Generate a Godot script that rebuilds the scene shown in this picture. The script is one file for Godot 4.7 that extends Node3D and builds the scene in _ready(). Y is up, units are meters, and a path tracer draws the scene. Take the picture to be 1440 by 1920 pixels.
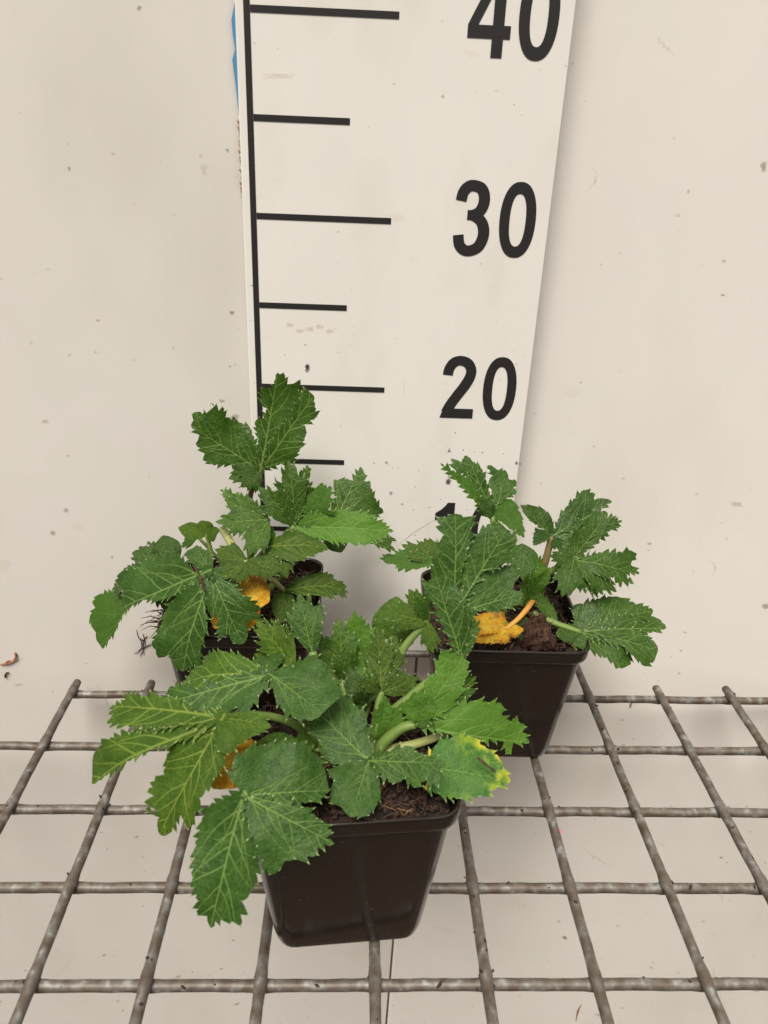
extends Node3D
# Three potted plants on a wire shelf in front of a measuring board that spans an obtuse corner of two white sheets.

const F_PX := 1431.1          # focal length of the photograph in its own pixels (1440 x 1920)
var cam_pos := Vector3(-0.01098, 0.33527, 0.41871)
var cam_basis: Basis
var rng := RandomNumberGenerator.new()
var names := {}
var M := {}

# ---------------------------------------------------------------- helpers
func lin(r: float, g: float, b: float, a := 1.0) -> Color:
	return Color(r, g, b, a).linear_to_srgb()

# a photograph pixel and the depth plane z (in cm) that the thing stands in give a place
func at(x: float, y: float, zcm: float) -> Vector3:
	var d := cam_basis * Vector3((x - 720.0) / F_PX, -(y - 960.0) / F_PX, -1.0)
	return cam_pos + d * ((zcm * 0.01 - cam_pos.z) / d.z)

func numbered(n: String) -> String:
	if not names.has(n):
		names[n] = 0
		return n
	names[n] += 1
	return "%s_%03d" % [n, names[n]]

func thing(called: String, label: String, category: String, pos := Vector3.ZERO, group := "") -> Node3D:
	var o := Node3D.new()
	o.name = numbered(called)
	add_child(o)
	o.position = pos
	tag(o, label, category, group)
	return o

func tag(o: Node, label: String, category: String, group := "") -> void:
	o.set_meta("label", label)
	o.set_meta("category", category)
	if group != "":
		o.set_meta("group", group)

func obj(called: String, mesh: Mesh, m: Material, parent: Node = self) -> MeshInstance3D:
	var o := MeshInstance3D.new()
	o.name = numbered(called) if parent == self else called
	o.mesh = mesh
	if m:
		o.material_override = m
	parent.add_child(o, true)
	return o

func quad(st: SurfaceTool, a: Vector3, b: Vector3, c: Vector3, d: Vector3) -> void:
	for v in [a, b, c, a, c, d]:
		st.add_vertex(v)

func uvquad(st: SurfaceTool, p: Array, t: Array) -> void:
	for k in [0, 1, 2, 0, 2, 3]:
		st.set_uv(t[k])
		st.add_vertex(p[k])

# tube through a list of points with radii; rounded ends
func tube(st: SurfaceTool, pts: PackedVector3Array, rad: PackedFloat32Array, sides := 10, flat := 1.0) -> void:
	var n := pts.size()
	var ref := Vector3(0.31, 0.9, 0.2).normalized()
	var t0 := (pts[1] - pts[0]).normalized()
	if absf(ref.dot(t0)) > 0.9:
		ref = Vector3(1, 0.1, 0.2).normalized()
	var nn := (ref - t0 * ref.dot(t0)).normalized()
	var rings := []
	for i in n:
		var t: Vector3
		if i == 0: t = pts[1] - pts[0]
		elif i == n - 1: t = pts[n - 1] - pts[n - 2]
		else: t = pts[i + 1] - pts[i - 1]
		t = t.normalized()
		nn = (nn - t * nn.dot(t)).normalized()
		var b := t.cross(nn)
		var ring := PackedVector3Array()
		for k in sides:
			var a := TAU * k / sides
			ring.append(pts[i] + (nn * cos(a) * flat + b * sin(a)) * rad[i])
		rings.append(ring)
	st.set_smooth_group(0)
	for i in n - 1:
		for k in sides:
			var k2 := (k + 1) % sides
			quad(st, rings[i][k], rings[i + 1][k], rings[i + 1][k2], rings[i][k2])
	for k in sides:
		var k2 := (k + 1) % sides
		st.add_vertex(pts[0]); st.add_vertex(rings[0][k]); st.add_vertex(rings[0][k2])
		st.add_vertex(pts[n - 1]); st.add_vertex(rings[n - 1][k2]); st.add_vertex(rings[n - 1][k])

func smooth_path(ctrl: Array, n: int) -> PackedVector3Array:
	var out := PackedVector3Array()
	var m := ctrl.size()
	for i in n:
		var f := float(i) / (n - 1) * (m - 1)
		var k := mini(int(f), m - 2)
		var t := f - k
		var a: Vector3 = ctrl[maxi(k - 1, 0)]
		var b: Vector3 = ctrl[k]
		var c: Vector3 = ctrl[k + 1]
		var d: Vector3 = ctrl[mini(k + 2, m - 1)]
		out.append(b.cubic_interpolate(c, a, d, t))
	return out

func done(st: SurfaceTool) -> ArrayMesh:
	st.index()
	st.generate_normals()
	return st.commit()

func begin() -> SurfaceTool:
	var st := SurfaceTool.new()
	st.begin(Mesh.PRIMITIVE_TRIANGLES)
	return st

func slab(p: Array, depth: Vector3) -> ArrayMesh:   # a four-cornered sheet with thickness
	var st := begin()
	st.set_smooth_group(-1)
	var q := []
	for v in p: q.append(v + depth)
	var uv := [Vector2(0, 1), Vector2(0, 0), Vector2(1, 0), Vector2(1, 1)]
	uvquad(st, p, uv)
	uvquad(st, [q[3], q[2], q[1], q[0]], [uv[3], uv[2], uv[1], uv[0]])
	for k in 4:
		var j := (k + 1) % 4
		uvquad(st, [p[j], p[k], q[k], q[j]], [uv[j], uv[k], uv[k], uv[j]])
	st.generate_normals()
	return st.commit()

# ---------------------------------------------------------------- textures
func blot(im: Image, cx: float, cy: float, r: float, c: Color, noise: FastNoiseLite, sx := 1.0, sy := 1.0) -> void:
	var w := im.get_width(); var h := im.get_height()
	for y in range(maxi(0, int(cy - r * sy - 1)), mini(h, int(cy + r * sy + 2))):
		for x in range(maxi(0, int(cx - r * sx - 1)), mini(w, int(cx + r * sx + 2))):
			var d := Vector2((x - cx) / sx, (y - cy) / sy).length() / r + noise.get_noise_2d(x * 3.0, y * 3.0) * 0.7
			var a := clampf((1.0 - d) * 2.5, 0.0, 1.0) * c.a
			if a > 0.0:
				im.set_pixel(x, y, im.get_pixel(x, y).lerp(Color(c.r, c.g, c.b), a))

func scratch(im: Image, p: Vector2, q: Vector2, c: Color, bend := 0.0) -> void:
	var n := int(p.distance_to(q)) + 1
	var side := (q - p).orthogonal().normalized()
	for i in n:
		var f := float(i) / n
		var v := p.lerp(q, f) + side * sin(f * PI) * bend
		var a := c.a * (0.45 + 0.55 * rng.randf()) * sin(f * PI * 0.9 + 0.15)
		if v.x >= 0 and v.y >= 0 and v.x < im.get_width() and v.y < im.get_height():
			var o := im.get_pixel(int(v.x), int(v.y))
			im.set_pixel(int(v.x), int(v.y), o.lerp(Color(c.r, c.g, c.b), clampf(a, 0, 1)))

# white painted / laminated sheet with grime: faint broad patches, flecks, scuffs, scratches
func sheet_image(w: int, h: int, seed_: int, base: Color, dirt: float, flecks: int) -> Image:
	rng.seed = seed_
	var n := FastNoiseLite.new(); n.seed = seed_; n.frequency = 0.035; n.fractal_octaves = 4
	var n2 := FastNoiseLite.new(); n2.seed = seed_ + 7; n2.frequency = 0.11; n2.fractal_octaves = 3
	var sw := w / 8; var sh := h / 8
	var sm := Image.create(sw, sh, false, Image.FORMAT_RGB8)
	for y in sh:
		for x in sw:
			var a := n.get_noise_2d(x, y * 0.8)
			var b := n2.get_noise_2d(x * 0.5, y * 0.25)
			var k := 1.0 + a * 0.012 * dirt - maxf(0.0, b - 0.12) * 0.05 * dirt
			sm.set_pixel(x, y, Color(base.r * k, base.g * (k - absf(b) * 0.004 * dirt), base.b * (k - maxf(b, 0.0) * 0.02 * dirt)))
	sm.resize(w, h, Image.INTERPOLATE_CUBIC)
	for i in flecks:
		var r := 0.55 + pow(rng.randf(), 7.0) * 1.9
		var t := rng.randf_range(0.3, 0.6)
		blot(sm, rng.randf() * w, rng.randf() * h, r, Color(t, t * 0.88, t * 0.76, rng.randf_range(0.12, 0.6)), n2, rng.randf_range(0.45, 1.9), rng.randf_range(0.45, 1.5))
	for i in flecks / 12:
		var p := Vector2(rng.randf() * w, rng.randf() * h)
		var q := p + Vector2.from_angle(rng.randf() * TAU) * pow(rng.randf(), 2.0) * 50.0
		scratch(sm, p, q, Color(0.5, 0.44, 0.39, rng.randf_range(0.1, 0.35)), rng.randf_range(-4, 4))
	for i in flecks / 30:
		blot(sm, rng.randf() * w, rng.randf() * h, rng.randf_range(3, 10), Color(base.r * 0.92, base.g * 0.88, base.b * 0.82, rng.randf_range(0.08, 0.25)), n, rng.randf_range(0.6, 2.2), rng.randf_range(0.4, 1.1))
	return sm

const TS := 512
func vein_seg(f: PackedFloat32Array, a: Vector2, b: Vector2, wa: float, wb: float, inten: float) -> void:
	# coordinates s (along), t (across) -> pixels
	var pa := Vector2((a.y / 1.1 + 0.5) * TS, ((a.x + 0.05) / 1.1) * TS)
	var pb := Vector2((b.y / 1.1 + 0.5) * TS, ((b.x + 0.05) / 1.1) * TS)
	var w := maxf(wa, wb) * TS + 2.0
	var d := pb - pa
	var l2 := maxf(d.length_squared(), 1e-6)
	for y in range(maxi(0, int(minf(pa.y, pb.y) - w)), mini(TS, int(maxf(pa.y, pb.y) + w + 1))):
		for x in range(maxi(0, int(minf(pa.x, pb.x) - w)), mini(TS, int(maxf(pa.x, pb.x) + w + 1))):
			var q := Vector2(x, y) - pa
			var k := clampf(q.dot(d) / l2, 0, 1)
			var ww := lerpf(wa, wb, k) * TS
			var v := clampf(1.25 - (q - d * k).length() / ww, 0.0, 1.0) * inten
			var idx := y * TS + x
			if v > f[idx]:
				f[idx] = v

func vein_field(seed_: int) -> PackedFloat32Array:
	rng.seed = seed_
	var f := PackedFloat32Array(); f.resize(TS * TS)
	vein_seg(f, Vector2(-0.05, 0), Vector2(0.3, 0.004), 0.0125, 0.009, 1.0)
	vein_seg(f, Vector2(0.3, 0.004), Vector2(0.65, -0.004), 0.009, 0.0065, 1.0)
	vein_seg(f, Vector2(0.65, -0.004), Vector2(1.02, 0), 0.0065, 0.003, 0.9)
	for side in [-1.0, 1.0]:
		var m := 0.0 if side > 0 else 0.03
		var k := 0
		while m < 0.9:
			var ang := rng.randf_range(0.52, 0.82) if k > 0 else rng.randf_range(0.30, 0.42)
			vein_branch(f, Vector2(m, 0), ang, side, rng.randf_range(0.0068, 0.0092) * (1.0 - m * 0.45), rng.randf_range(0.42, 0.55), 0.92 if k % 2 == 0 else 0.72, 0)
			m += rng.randf_range(0.10, 0.19)
			k += 1
	return f

# a lateral vein that bends towards the tip and forks
func vein_branch(f: PackedFloat32Array, p: Vector2, ang: float, side: float, w: float, length: float, inten: float, depth: int) -> void:
	var n := 8
	var a := ang
	var fork := rng.randi_range(3, 5)
	for j in n:
		a += rng.randf_range(-0.16, 0.16) - (0.035 if depth == 0 else 0.0)
		var q := p + Vector2(cos(a), sin(a) * side) * length / n
		var k := 1.0 - 0.7 * j / n
		vein_seg(f, p, q, w * k, w * (k - 0.07), inten * (1.0 - 0.4 * j / n))
		p = q
		if depth < 2 and (j == fork or j == fork + 2 or (depth == 0 and j == 1)):
			var d := 1.0 if rng.randf() < 0.5 else -1.0
			vein_branch(f, p, a + d * rng.randf_range(0.45, 0.8), side, w * k * 0.6, length * rng.randf_range(0.28, 0.5), inten * 0.68, depth + 1)

func leaf_image(f: PackedFloat32Array, base: Color, alt: Color, vein: Color, amount: float, seed_: int, mode := "") -> ImageTexture:
	# colours given as linear values
	var n := FastNoiseLite.new(); n.seed = seed_; n.frequency = 0.009; n.fractal_octaves = 4
	var c := FastNoiseLite.new(); c.seed = seed_ + 3; c.noise_type = FastNoiseLite.TYPE_CELLULAR; c.frequency = 0.045
	c.cellular_return_type = FastNoiseLite.RETURN_DISTANCE2_SUB; c.fractal_type = FastNoiseLite.FRACTAL_NONE
	var g := FastNoiseLite.new(); g.seed = seed_ + 5; g.frequency = 0.25; g.fractal_octaves = 2
	var by := PackedByteArray(); by.resize(TS * TS * 3)
	for y in TS:
		for x in TS:
			var idx := y * TS + x
			var a := n.get_noise_2d(x, y)
			var col := base.lerp(alt, clampf(0.5 + a * 1.3, 0, 1))
			col = col * (1.0 + g.get_noise_2d(x, y) * 0.16)
			var net := clampf(1.0 - (c.get_noise_2d(x, y) + 1.0) * 7.0, 0, 1)
			col = col.lerp(vein, maxf(net * 0.16, f[idx]) * amount)
			if mode == "margin":
				var s := y / float(TS) * 1.1 - 0.05
				var t := (x / float(TS) - 0.5) * 1.1
				var e := Vector2((s - 0.46) / 0.50, t / 0.44).length() + a * 0.45
				var k := clampf((e - 0.62 - g.get_noise_2d(x * 0.4, y * 0.4) * 0.16) * 2.1, 0, 1) * clampf((s - 0.18) * 2.2, 0, 1)
				col = col.lerp(Color(0.24, 0.34, 0.03), clampf(k * 1.6, 0, 0.8)).lerp(Color(0.50, 0.44, 0.035), clampf(k * 2.0 - 0.9, 0, 0.92))
			elif mode == "brown":
				var t2 := (x / float(TS) - 0.5) * 1.1
				var k2 := clampf((t2 * -3.0 + a * 0.9 - 0.55) * 1.6, 0, 0.8)
				col = col.lerp(Color(0.22, 0.085, 0.02), k2)
			if g.get_noise_2d(x * 0.35 + 900.0, y * 0.35) + a * 0.4 > 0.62:
				col = col * 0.6
			col = Color(clampf(col.r, 0, 1), clampf(col.g, 0, 1), clampf(col.b, 0, 1)).linear_to_srgb()
			by[idx * 3] = int(col.r * 255.0); by[idx * 3 + 1] = int(col.g * 255.0); by[idx * 3 + 2] = int(col.b * 255.0)
	return ImageTexture.create_from_image(Image.create_from_data(TS, TS, false, Image.FORMAT_RGB8, by))

func leaf_height(f: PackedFloat32Array, seed_: int) -> ImageTexture:
	var n := FastNoiseLite.new(); n.seed = seed_; n.frequency = 0.02; n.fractal_octaves = 3
	var c := FastNoiseLite.new(); c.seed = seed_ + 3; c.noise_type = FastNoiseLite.TYPE_CELLULAR; c.frequency = 0.045
	c.cellular_return_type = FastNoiseLite.RETURN_DISTANCE2_SUB; c.fractal_type = FastNoiseLite.FRACTAL_NONE
	var by := PackedByteArray(); by.resize(TS * TS)
	for y in TS:
		for x in TS:
			var idx := y * TS + x
			var h := 0.62 + n.get_noise_2d(x, y) * 0.35 + minf(c.get_noise_2d(x, y) + 1.0, 0.5) * 0.25 - f[idx] * 0.3
			by[idx] = int(clampf(h, 0, 1) * 255.0)
	var im := Image.create_from_data(TS, TS, false, Image.FORMAT_L8, by)
	im.resize(TS / 2, TS / 2, Image.INTERPOLATE_CUBIC)
	return ImageTexture.create_from_image(im)

func noise_tex(seed_: int, freq: float, ramp: Array, size := 256, oct := 4, type := FastNoiseLite.TYPE_SIMPLEX_SMOOTH) -> ImageTexture:
	var n := FastNoiseLite.new(); n.seed = seed_; n.frequency = freq; n.fractal_octaves = oct; n.noise_type = type
	var g := n.get_seamless_image(size, size)
	g.convert(Image.FORMAT_L8)
	var src := g.get_data()
	var lut := []
	var gr := Gradient.new()
	var offs := PackedFloat32Array(); var cols := PackedColorArray()
	for r in ramp:
		offs.append(r[0]); cols.append(r[1])
	gr.offsets = offs; gr.colors = cols
	for i in 256: lut.append(gr.sample(i / 255.0))
	var by := PackedByteArray(); by.resize(size * size * 3)
	for i in size * size:
		var c: Color = lut[src[i]]
		by[i * 3] = int(clampf(c.r, 0, 1) * 255); by[i * 3 + 1] = int(clampf(c.g, 0, 1) * 255); by[i * 3 + 2] = int(clampf(c.b, 0, 1) * 255)
	return ImageTexture.create_from_image(Image.create_from_data(size, size, false, Image.FORMAT_RGB8, by))

func std(albedo: Color, rough: float, tex: Texture2D = null) -> StandardMaterial3D:
	var m := StandardMaterial3D.new()
	m.albedo_color = albedo
	m.roughness = rough
	if tex: m.albedo_texture = tex
	m.cull_mode = BaseMaterial3D.CULL_DISABLED
	return m

func tri(m: StandardMaterial3D, scale_: float) -> StandardMaterial3D:
	m.uv1_triplanar = true
	m.uv1_world_triplanar = true
	m.uv1_scale = Vector3.ONE * scale_
	return m

func leaf_mat(tex: Texture2D, h: Texture2D, tint: Color, rough: float, back: Color) -> StandardMaterial3D:
	var m := std(tint, rough, tex)
	m.metallic_specular = 0.30
	if h:
		m.heightmap_enabled = true
		m.heightmap_texture = h
		m.heightmap_scale = 0.07
	m.backlight_enabled = true
	m.backlight = back
	return m

func make_materials() -> void:
	var f1 := vein_field(11)
	var f2 := vein_field(23)
	var h1 := leaf_height(f1, 5)
	var h2 := leaf_height(f2, 9)
	var vein := Color(0.26, 0.37, 0.10)
	var ta := leaf_image(f1, Color(0.034, 0.084, 0.009), Color(0.058, 0.122, 0.015), vein, 0.64, 3)
	var tb := leaf_image(f2, Color(0.033, 0.078, 0.012), Color(0.055, 0.110, 0.020), vein, 0.66, 8)
	var tu := leaf_image(f1, Color(0.075, 0.175, 0.018), Color(0.098, 0.21, 0.030), Color(0.24, 0.38, 0.09), 0.45, 14)
	var ty := leaf_image(f2, Color(0.64, 0.29, 0.012), Color(0.80, 0.52, 0.04), Color(0.72, 0.62, 0.16), 0.65, 21, "brown")
	var tm := leaf_image(f1, Color(0.045, 0.125, 0.018), Color(0.066, 0.165, 0.026), Color(0.24, 0.38, 0.10), 0.5, 31, "margin")
	var bl := Color(0.55, 0.62, 0.12)
	M.a = leaf_mat(ta, h1, Color(1, 1, 1), 0.46, bl)
	M.b = leaf_mat(tb, h2, Color(1, 1, 1), 0.42, bl)
	M.c = leaf_mat(tb, h2, Color(0.94, 0.98, 0.98), 0.44, bl)
	M.d = leaf_mat(ta, h1, Color(1.0, 1.0, 0.88), 0.48, bl)
	M.u = leaf_mat(tu, h1, Color(1, 1, 1), 0.55, Color(0.6, 0.7, 0.12))
	M.v = leaf_mat(tu, h1, Color(0.80, 0.82, 0.80), 0.55, Color(0.6, 0.7, 0.12))
	M.y = leaf_mat(ty, h2, Color(1, 1, 1), 0.55, Color(0.6, 0.45, 0.05))
	M.m = leaf_mat(tm, h1, Color(1, 1, 1), 0.46, bl)
	for key in ["a", "b", "c", "d"]:
		for v in 2:
			var mv: StandardMaterial3D = M[key].duplicate()
			mv.albedo_color = [Color(0.90, 0.91, 0.92), Color(1.0, 0.97, 0.84)][v] * M[key].albedo_color
			mv.roughness = [0.36, 0.56][v]
			M[key + str(v + 1)] = mv
	M.spine = std(lin(0.20, 0.29, 0.10), 0.6)
	var ps := noise_tex(4, 0.02, [[0.0, lin(0.11, 0.19, 0.035)], [0.55, lin(0.15, 0.23, 0.05)], [1.0, lin(0.20, 0.26, 0.075)]])
	M.stem = tri(std(Color.WHITE, 0.5, ps), 18.0)
	M.stem_pale = tri(std(Color(1.0, 0.97, 0.92), 0.5, noise_tex(6, 0.02, [[0.0, lin(0.24, 0.30, 0.10)], [0.6, lin(0.34, 0.38, 0.16)], [1.0, lin(0.38, 0.34, 0.18)]])), 18.0)
	M.stem_red = tri(std(Color.WHITE, 0.5, noise_tex(7, 0.03, [[0.0, lin(0.10, 0.06, 0.025)], [0.55, lin(0.17, 0.12, 0.045)], [1.0, lin(0.20, 0.22, 0.07)]])), 18.0)
	M.stem_orange = std(lin(0.62, 0.30, 0.05), 0.55)
	M.dry = tri(std(Color.WHITE, 0.8, noise_tex(9, 0.03, [[0.0, lin(0.16, 0.07, 0.03)], [0.5, lin(0.34, 0.16, 0.08)], [1.0, lin(0.48, 0.26, 0.14)]])), 14.0)
	M.soil = tri(std(Color.WHITE, 0.95, noise_tex(12, 0.05, [[0.0, lin(0.006, 0.004, 0.003)], [0.5, lin(0.018, 0.011, 0.007)], [0.8, lin(0.04, 0.02, 0.012)], [1.0, lin(0.09, 0.045, 0.025)]])), 10.0)
	M.peat = std(lin(0.035, 0.016, 0.009), 0.9)
	M.peat_red = std(lin(0.085, 0.036, 0.018), 0.9)
	M.clump = tri(std(Color.WHITE, 0.95, noise_tex(13, 0.06, [[0.0, lin(0.012, 0.006, 0.004)], [0.45, lin(0.05, 0.022, 0.012)], [0.8, lin(0.12, 0.055, 0.028)], [1.0, lin(0.22, 0.11, 0.055)]])), 30.0)
	M.root = std(lin(0.26, 0.15, 0.075), 0.8)
	# black nursery-pot plastic with a dusting of dried splashes
	rng.seed = 77
	var pim := Image.create(512, 512, false, Image.FORMAT_RGB8)
	pim.fill(lin(0.0125, 0.0080, 0.0054))
	var pn := FastNoiseLite.new(); pn.frequency = 0.1
	for i in 150:
		var d := rng.randf_range(0.04, 0.16)
		blot(pim, rng.randf() * 512, rng.randf() * 512, rng.randf_range(0.7, 1.6), lin(d, d * 0.85, d * 0.7, 0.7), pn, rng.randf_range(0.6, 3.0), rng.randf_range(0.6, 1.4))
	for i in 90:
		blot(pim, rng.randf() * 512, rng.randf() * 512, rng.randf_range(1.0, 4.5), lin(0.005, 0.004, 0.003, 0.85), pn, rng.randf_range(0.8, 2.2), rng.randf_range(0.6, 1.2))
	for i in 16:
		var p := Vector2(rng.randf(), rng.randf()) * 512
		scratch(pim, p, p + Vector2.from_angle(rng.randf_range(-0.5, 0.5)) * rng.randf_range(8, 40), lin(0.16, 0.14, 0.12, 0.35), 3.0)
	M.pot = tri(std(Color.WHITE, 0.24, ImageTexture.create_from_image(pim)), 7.0)
	M.pot.metallic_specular = 0.5
	M.pot.roughness_texture = noise_tex(44, 0.02, [[0.0, Color(0.55, 0.55, 0.55)], [1.0, Color(1, 1, 1)]], 256)
	# galvanised wire, dulled brown by soil
	var wt := noise_tex(51, 0.035, [[0.0, lin(0.062, 0.040, 0.026)], [0.28, lin(0.105, 0.078, 0.058)], [0.5, lin(0.135, 0.115, 0.095)], [0.66, lin(0.165, 0.152, 0.135)], [0.78, lin(0.27, 0.265, 0.25)], [1.0, lin(0.40, 0.40, 0.38)]], 512, 5)
	M.wire = tri(std(Color.WHITE, 0.52, wt), 6.0)
	M.wire.metallic = 0.25
	M.wire.heightmap_enabled = true
	M.wire.heightmap_texture = noise_tex(52, 0.06, [[0, Color.BLACK], [1, Color.WHITE]], 256, 4)
	M.wire.heightmap_scale = 0.03
	M.print_black = std(lin(0.024, 0.022, 0.023), 0.38)
	M.tape_blue = std(lin(0.07, 0.26, 0.48), 0.55)
	M.foam = tri(std(Color.WHITE, 0.9, noise_tex(61, 0.05, [[0.0, lin(0.24, 0.17, 0.10)], [0.5, lin(0.45, 0.36, 0.25)], [1.0, lin(0.62, 0.54, 0.42)]])), 20.0)

# ---------------------------------------------------------------- leaves
# one half of a leaflet in (along, across) as shares of its length; three-pronged wedge, oval or strap
func half_template(style: String, W: float) -> PackedVector2Array:
	var j := func(v: float, e: float) -> float: return v + rng.randf_range(-e, e)
	var o := PackedVector2Array()
	var q: Array
	if style == "o":
		q = [[0.0, 0.14], [0.07, 0.50], [0.2, 0.83], [0.38, 1.0], [0.55, 0.96], [0.72, 0.78], [0.86, 0.48], [0.95, 0.22]]
	elif style == "n":
		q = [[0.0, 0.24], [0.12, 0.55], [0.35, 0.9], [0.58, 1.0], [0.80, 0.86], [0.76, 0.62], [0.93, 0.42], [0.88, 0.25]]
	else:
		q = [[0.0, 0.12], [0.12, 0.42], [0.28, 0.74], [j.call(0.46, 0.03), 0.95], [j.call(0.76, 0.04), j.call(1.0, 0.08)], [j.call(0.655, 0.02), j.call(0.64, 0.06)],
			[0.78, 0.55], [j.call(0.93, 0.02), j.call(0.47, 0.08)], [0.845, j.call(0.27, 0.04)]]
	for p in q: o.append(Vector2(p[0], p[1] * W))
	o.append(Vector2(1.0, 0.0))
	return o

# adds the fine forward-pointing teeth along a half outline (across positive)
func serrate(o: PackedVector2Array, tooth: float) -> Array:
	var out := [[o[0], 0]]
	for i in o.size() - 1:
		var a := o[i]
		var b := o[i + 1]
		var d := b - a
		var ln := d.length()
		var n := int(round(ln / tooth))
		var back := d.x < -0.004 or (d.y < 0 and d.x < -d.y * 0.25)
		if back or n < 1:
			out.append([b, 0])
			continue
		var nr := Vector2(-d.y, d.x) / ln          # away from the midrib
		if nr.y < 0 and d.x > 0: nr = -nr
		for k in n:
			var f0 := (k + rng.randf_range(0.42, 0.6)) / n
			var f1 := (k + 1.0) / n
			var size := tooth * rng.randf_range(0.42, 0.80) * (0.45 if tooth > 0.139 else 1.0)
			if k == n - 1:
				out.append([a.lerp(b, f0) + nr * size * 0.25, 0])
				out.append([b, 1])
			else:
				out.append([a.lerp(b, f0) + nr * size * 0.45, 0])
				out.append([a.lerp(b, f1) + nr * size + d / ln * tooth * 0.15, 1])
				out.append([a.lerp(b, f1) + d / ln * tooth * 0.07 - nr * size * 0.10, 0])
	return out

func leaflet(h: Vector3, tip: Vector3, up: Vector3, W: float, arch: float, fold: float, style: String, wav: float, traced: Array) -> ArrayMesh:
	var L := h.distance_to(tip)
	var ax := (tip - h) / L
	var N := (up - ax * up.dot(ax)).normalized()
	var B := ax.cross(N).normalized()
	var ctrl := (h + tip) * 0.5 + N * arch * L * 2.0
	var ph := rng.randf() * TAU
	var ph2 := rng.randf() * TAU
	var twist := rng.randf_range(-0.18, 0.18) if traced.is_empty() else 0.0
	var sway := rng.randf_range(-0.03, 0.03) if traced.is_empty() else 0.0
	var droop := 0.7 if traced.is_empty() else 0.22
	var mirror := -1.0 if rng.randf() < 0.5 else 1.0
	var place := func(s: float, t: float) -> Vector3:      # s along 0..1, t across in units of L
		var u := 1.0 - s
		var c: Vector3 = h * u * u + ctrl * 2.0 * u * s + tip * s * s
		var tg: Vector3 = ((ctrl - h) * u + (tip - ctrl) * s).normalized()
		var n: Vector3 = (N - tg * N.dot(tg)).normalized()
		var b: Vector3 = tg.cross(n)
		var a := fold * (1.0 - 0.35 * s)
		var at_ := absf(t)
		var y := at_ * sin(a) - t * t * droop * signf(fold) + t * twist * s
		y += wav * at_ * 0.42 * sin(s * 9.0 + ph + signf(t) * 1.3) + wav * 0.06 * sin(s * 6.0 + ph2)
		return c + b * (t * cos(a) + sin(s * PI) * sway) * L + n * y * L
	# the two halves of the outline, across counted positive on each
	var halves := {}
	if traced.is_empty():
		for side in [-1.0, 1.0]: halves[side] = half_template(style, W * rng.randf_range(0.9, 1.1))
	else:
		var loc := PackedVector2Array()
		var best := 0; var bd := 1e9
		for i in traced.size():
			var q: Vector2 = traced[i]
			var d := cam_basis * Vector3((q.x - 720.0) / F_PX, -(q.y - 960.0) / F_PX, -1.0)
			var hit := cam_pos + d * ((h - cam_pos).dot(N) / d.dot(N))
			var v := (hit - h) / L
			var p := Vector2(v.dot(ax), v.dot(B))
			loc.append(p)
			if p.distance_to(Vector2(1, 0)) < bd:
				bd = p.distance_to(Vector2(1, 0)); best = i
		var one := loc.slice(0, best); one.append(Vector2(1, 0))
		var two := loc.slice(best + 1); two.reverse(); two.append(Vector2(1, 0))
		var sg := 0.0
		for p in one: sg += p.y
		for part in [[one, signf(sg)], [two, -signf(sg)]]:
			var o := PackedVector2Array()
			o.append(Vector2(-0.03, 0.035))
			for p in part[0]: o.append(Vector2(clampf(p.x, -0.25, 1.06), clampf(p.y * part[1], 0.0 if p.x > 0.99 else 0.012, 0.62)))
			halves[part[1]] = o
	var st := begin()
	var sp := begin()
	st.set_smooth_group(0)
	sp.set_smooth_group(-1)
	var tooth := clampf(0.0036 / L, 0.055, 0.14)
	var poly := PackedVector2Array()
	var right := serrate(halves[1.0], tooth)
	var left_ := serrate(halves[-1.0], tooth)
	for e in right: poly.append(e[0])
	for i in range(left_.size() - 2, -1, -1): poly.append(Vector2(left_[i][0].x, -left_[i][0].y))
	# points of the blade: outline, midrib, and a loose net between
	var pts := PackedVector2Array(poly)
	var g := 0.062
	for k in 15: pts.append(Vector2(lerpf(0.02, 0.96, k / 14.0), 0.0))
	for i in 18:
		for k in range(1, 10):
			for side in [-1.0, 1.0]:
				var p := Vector2(-0.1 + i * g + (0.5 * g if k % 2 else 0.0), k * g * 0.9 * side)
				if Geometry2D.is_point_in_polygon(p, poly):
					var near := 1e9
					for e in poly: near = minf(near, e.distance_squared_to(p))
					if near > g * g * 0.20: pts.append(p)
	var tri_ := Geometry2D.triangulate_delaunay(pts)
	for k in range(0, tri_.size(), 3):
		var t3 := [pts[tri_[k]], pts[tri_[k + 1]], pts[tri_[k + 2]]]
		if not Geometry2D.is_point_in_polygon((t3[0] + t3[1] + t3[2]) / 3.0, poly): continue
		if (t3[1] - t3[0]).cross(t3[2] - t3[0]) < 0: t3.reverse()
		for p in t3:
			st.set_uv(Vector2(p.y * mirror / 1.1 + 0.5, (p.x + 0.05) / 1.1))
			st.add_vertex(place.call(clampf(p.x, -0.25, 1.08), p.y))
	# pale bristle at each tooth
	for part in [[right, 1.0], [left_, -1.0]]:
		var out: Array = part[0]
		var side: float = part[1]
		for i in range(1, out.size() - 1):
			if out[i][1] == 1:
				var o: Vector2 = out[i][0]
				var pv: Vector2 = out[i - 1][0]
				var nx: Vector2 = out[i + 1][0]
				var p0: Vector3 = place.call(o.x, o.y * side)
				var p1: Vector3 = place.call(lerpf(o.x, pv.x, 0.22), lerpf(o.y, pv.y, 0.22) * side)
				var p2: Vector3 = place.call(lerpf(o.x, nx.x, 0.35), lerpf(o.y, nx.y, 0.35) * side)
				var dir := (p0 - (p1 + p2) * 0.5).normalized()
				for v in [p1, p2, p0 + dir * 0.0007]: sp.add_vertex(v + N * 0.00006)
	st.index()
	st.generate_normals()
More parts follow.
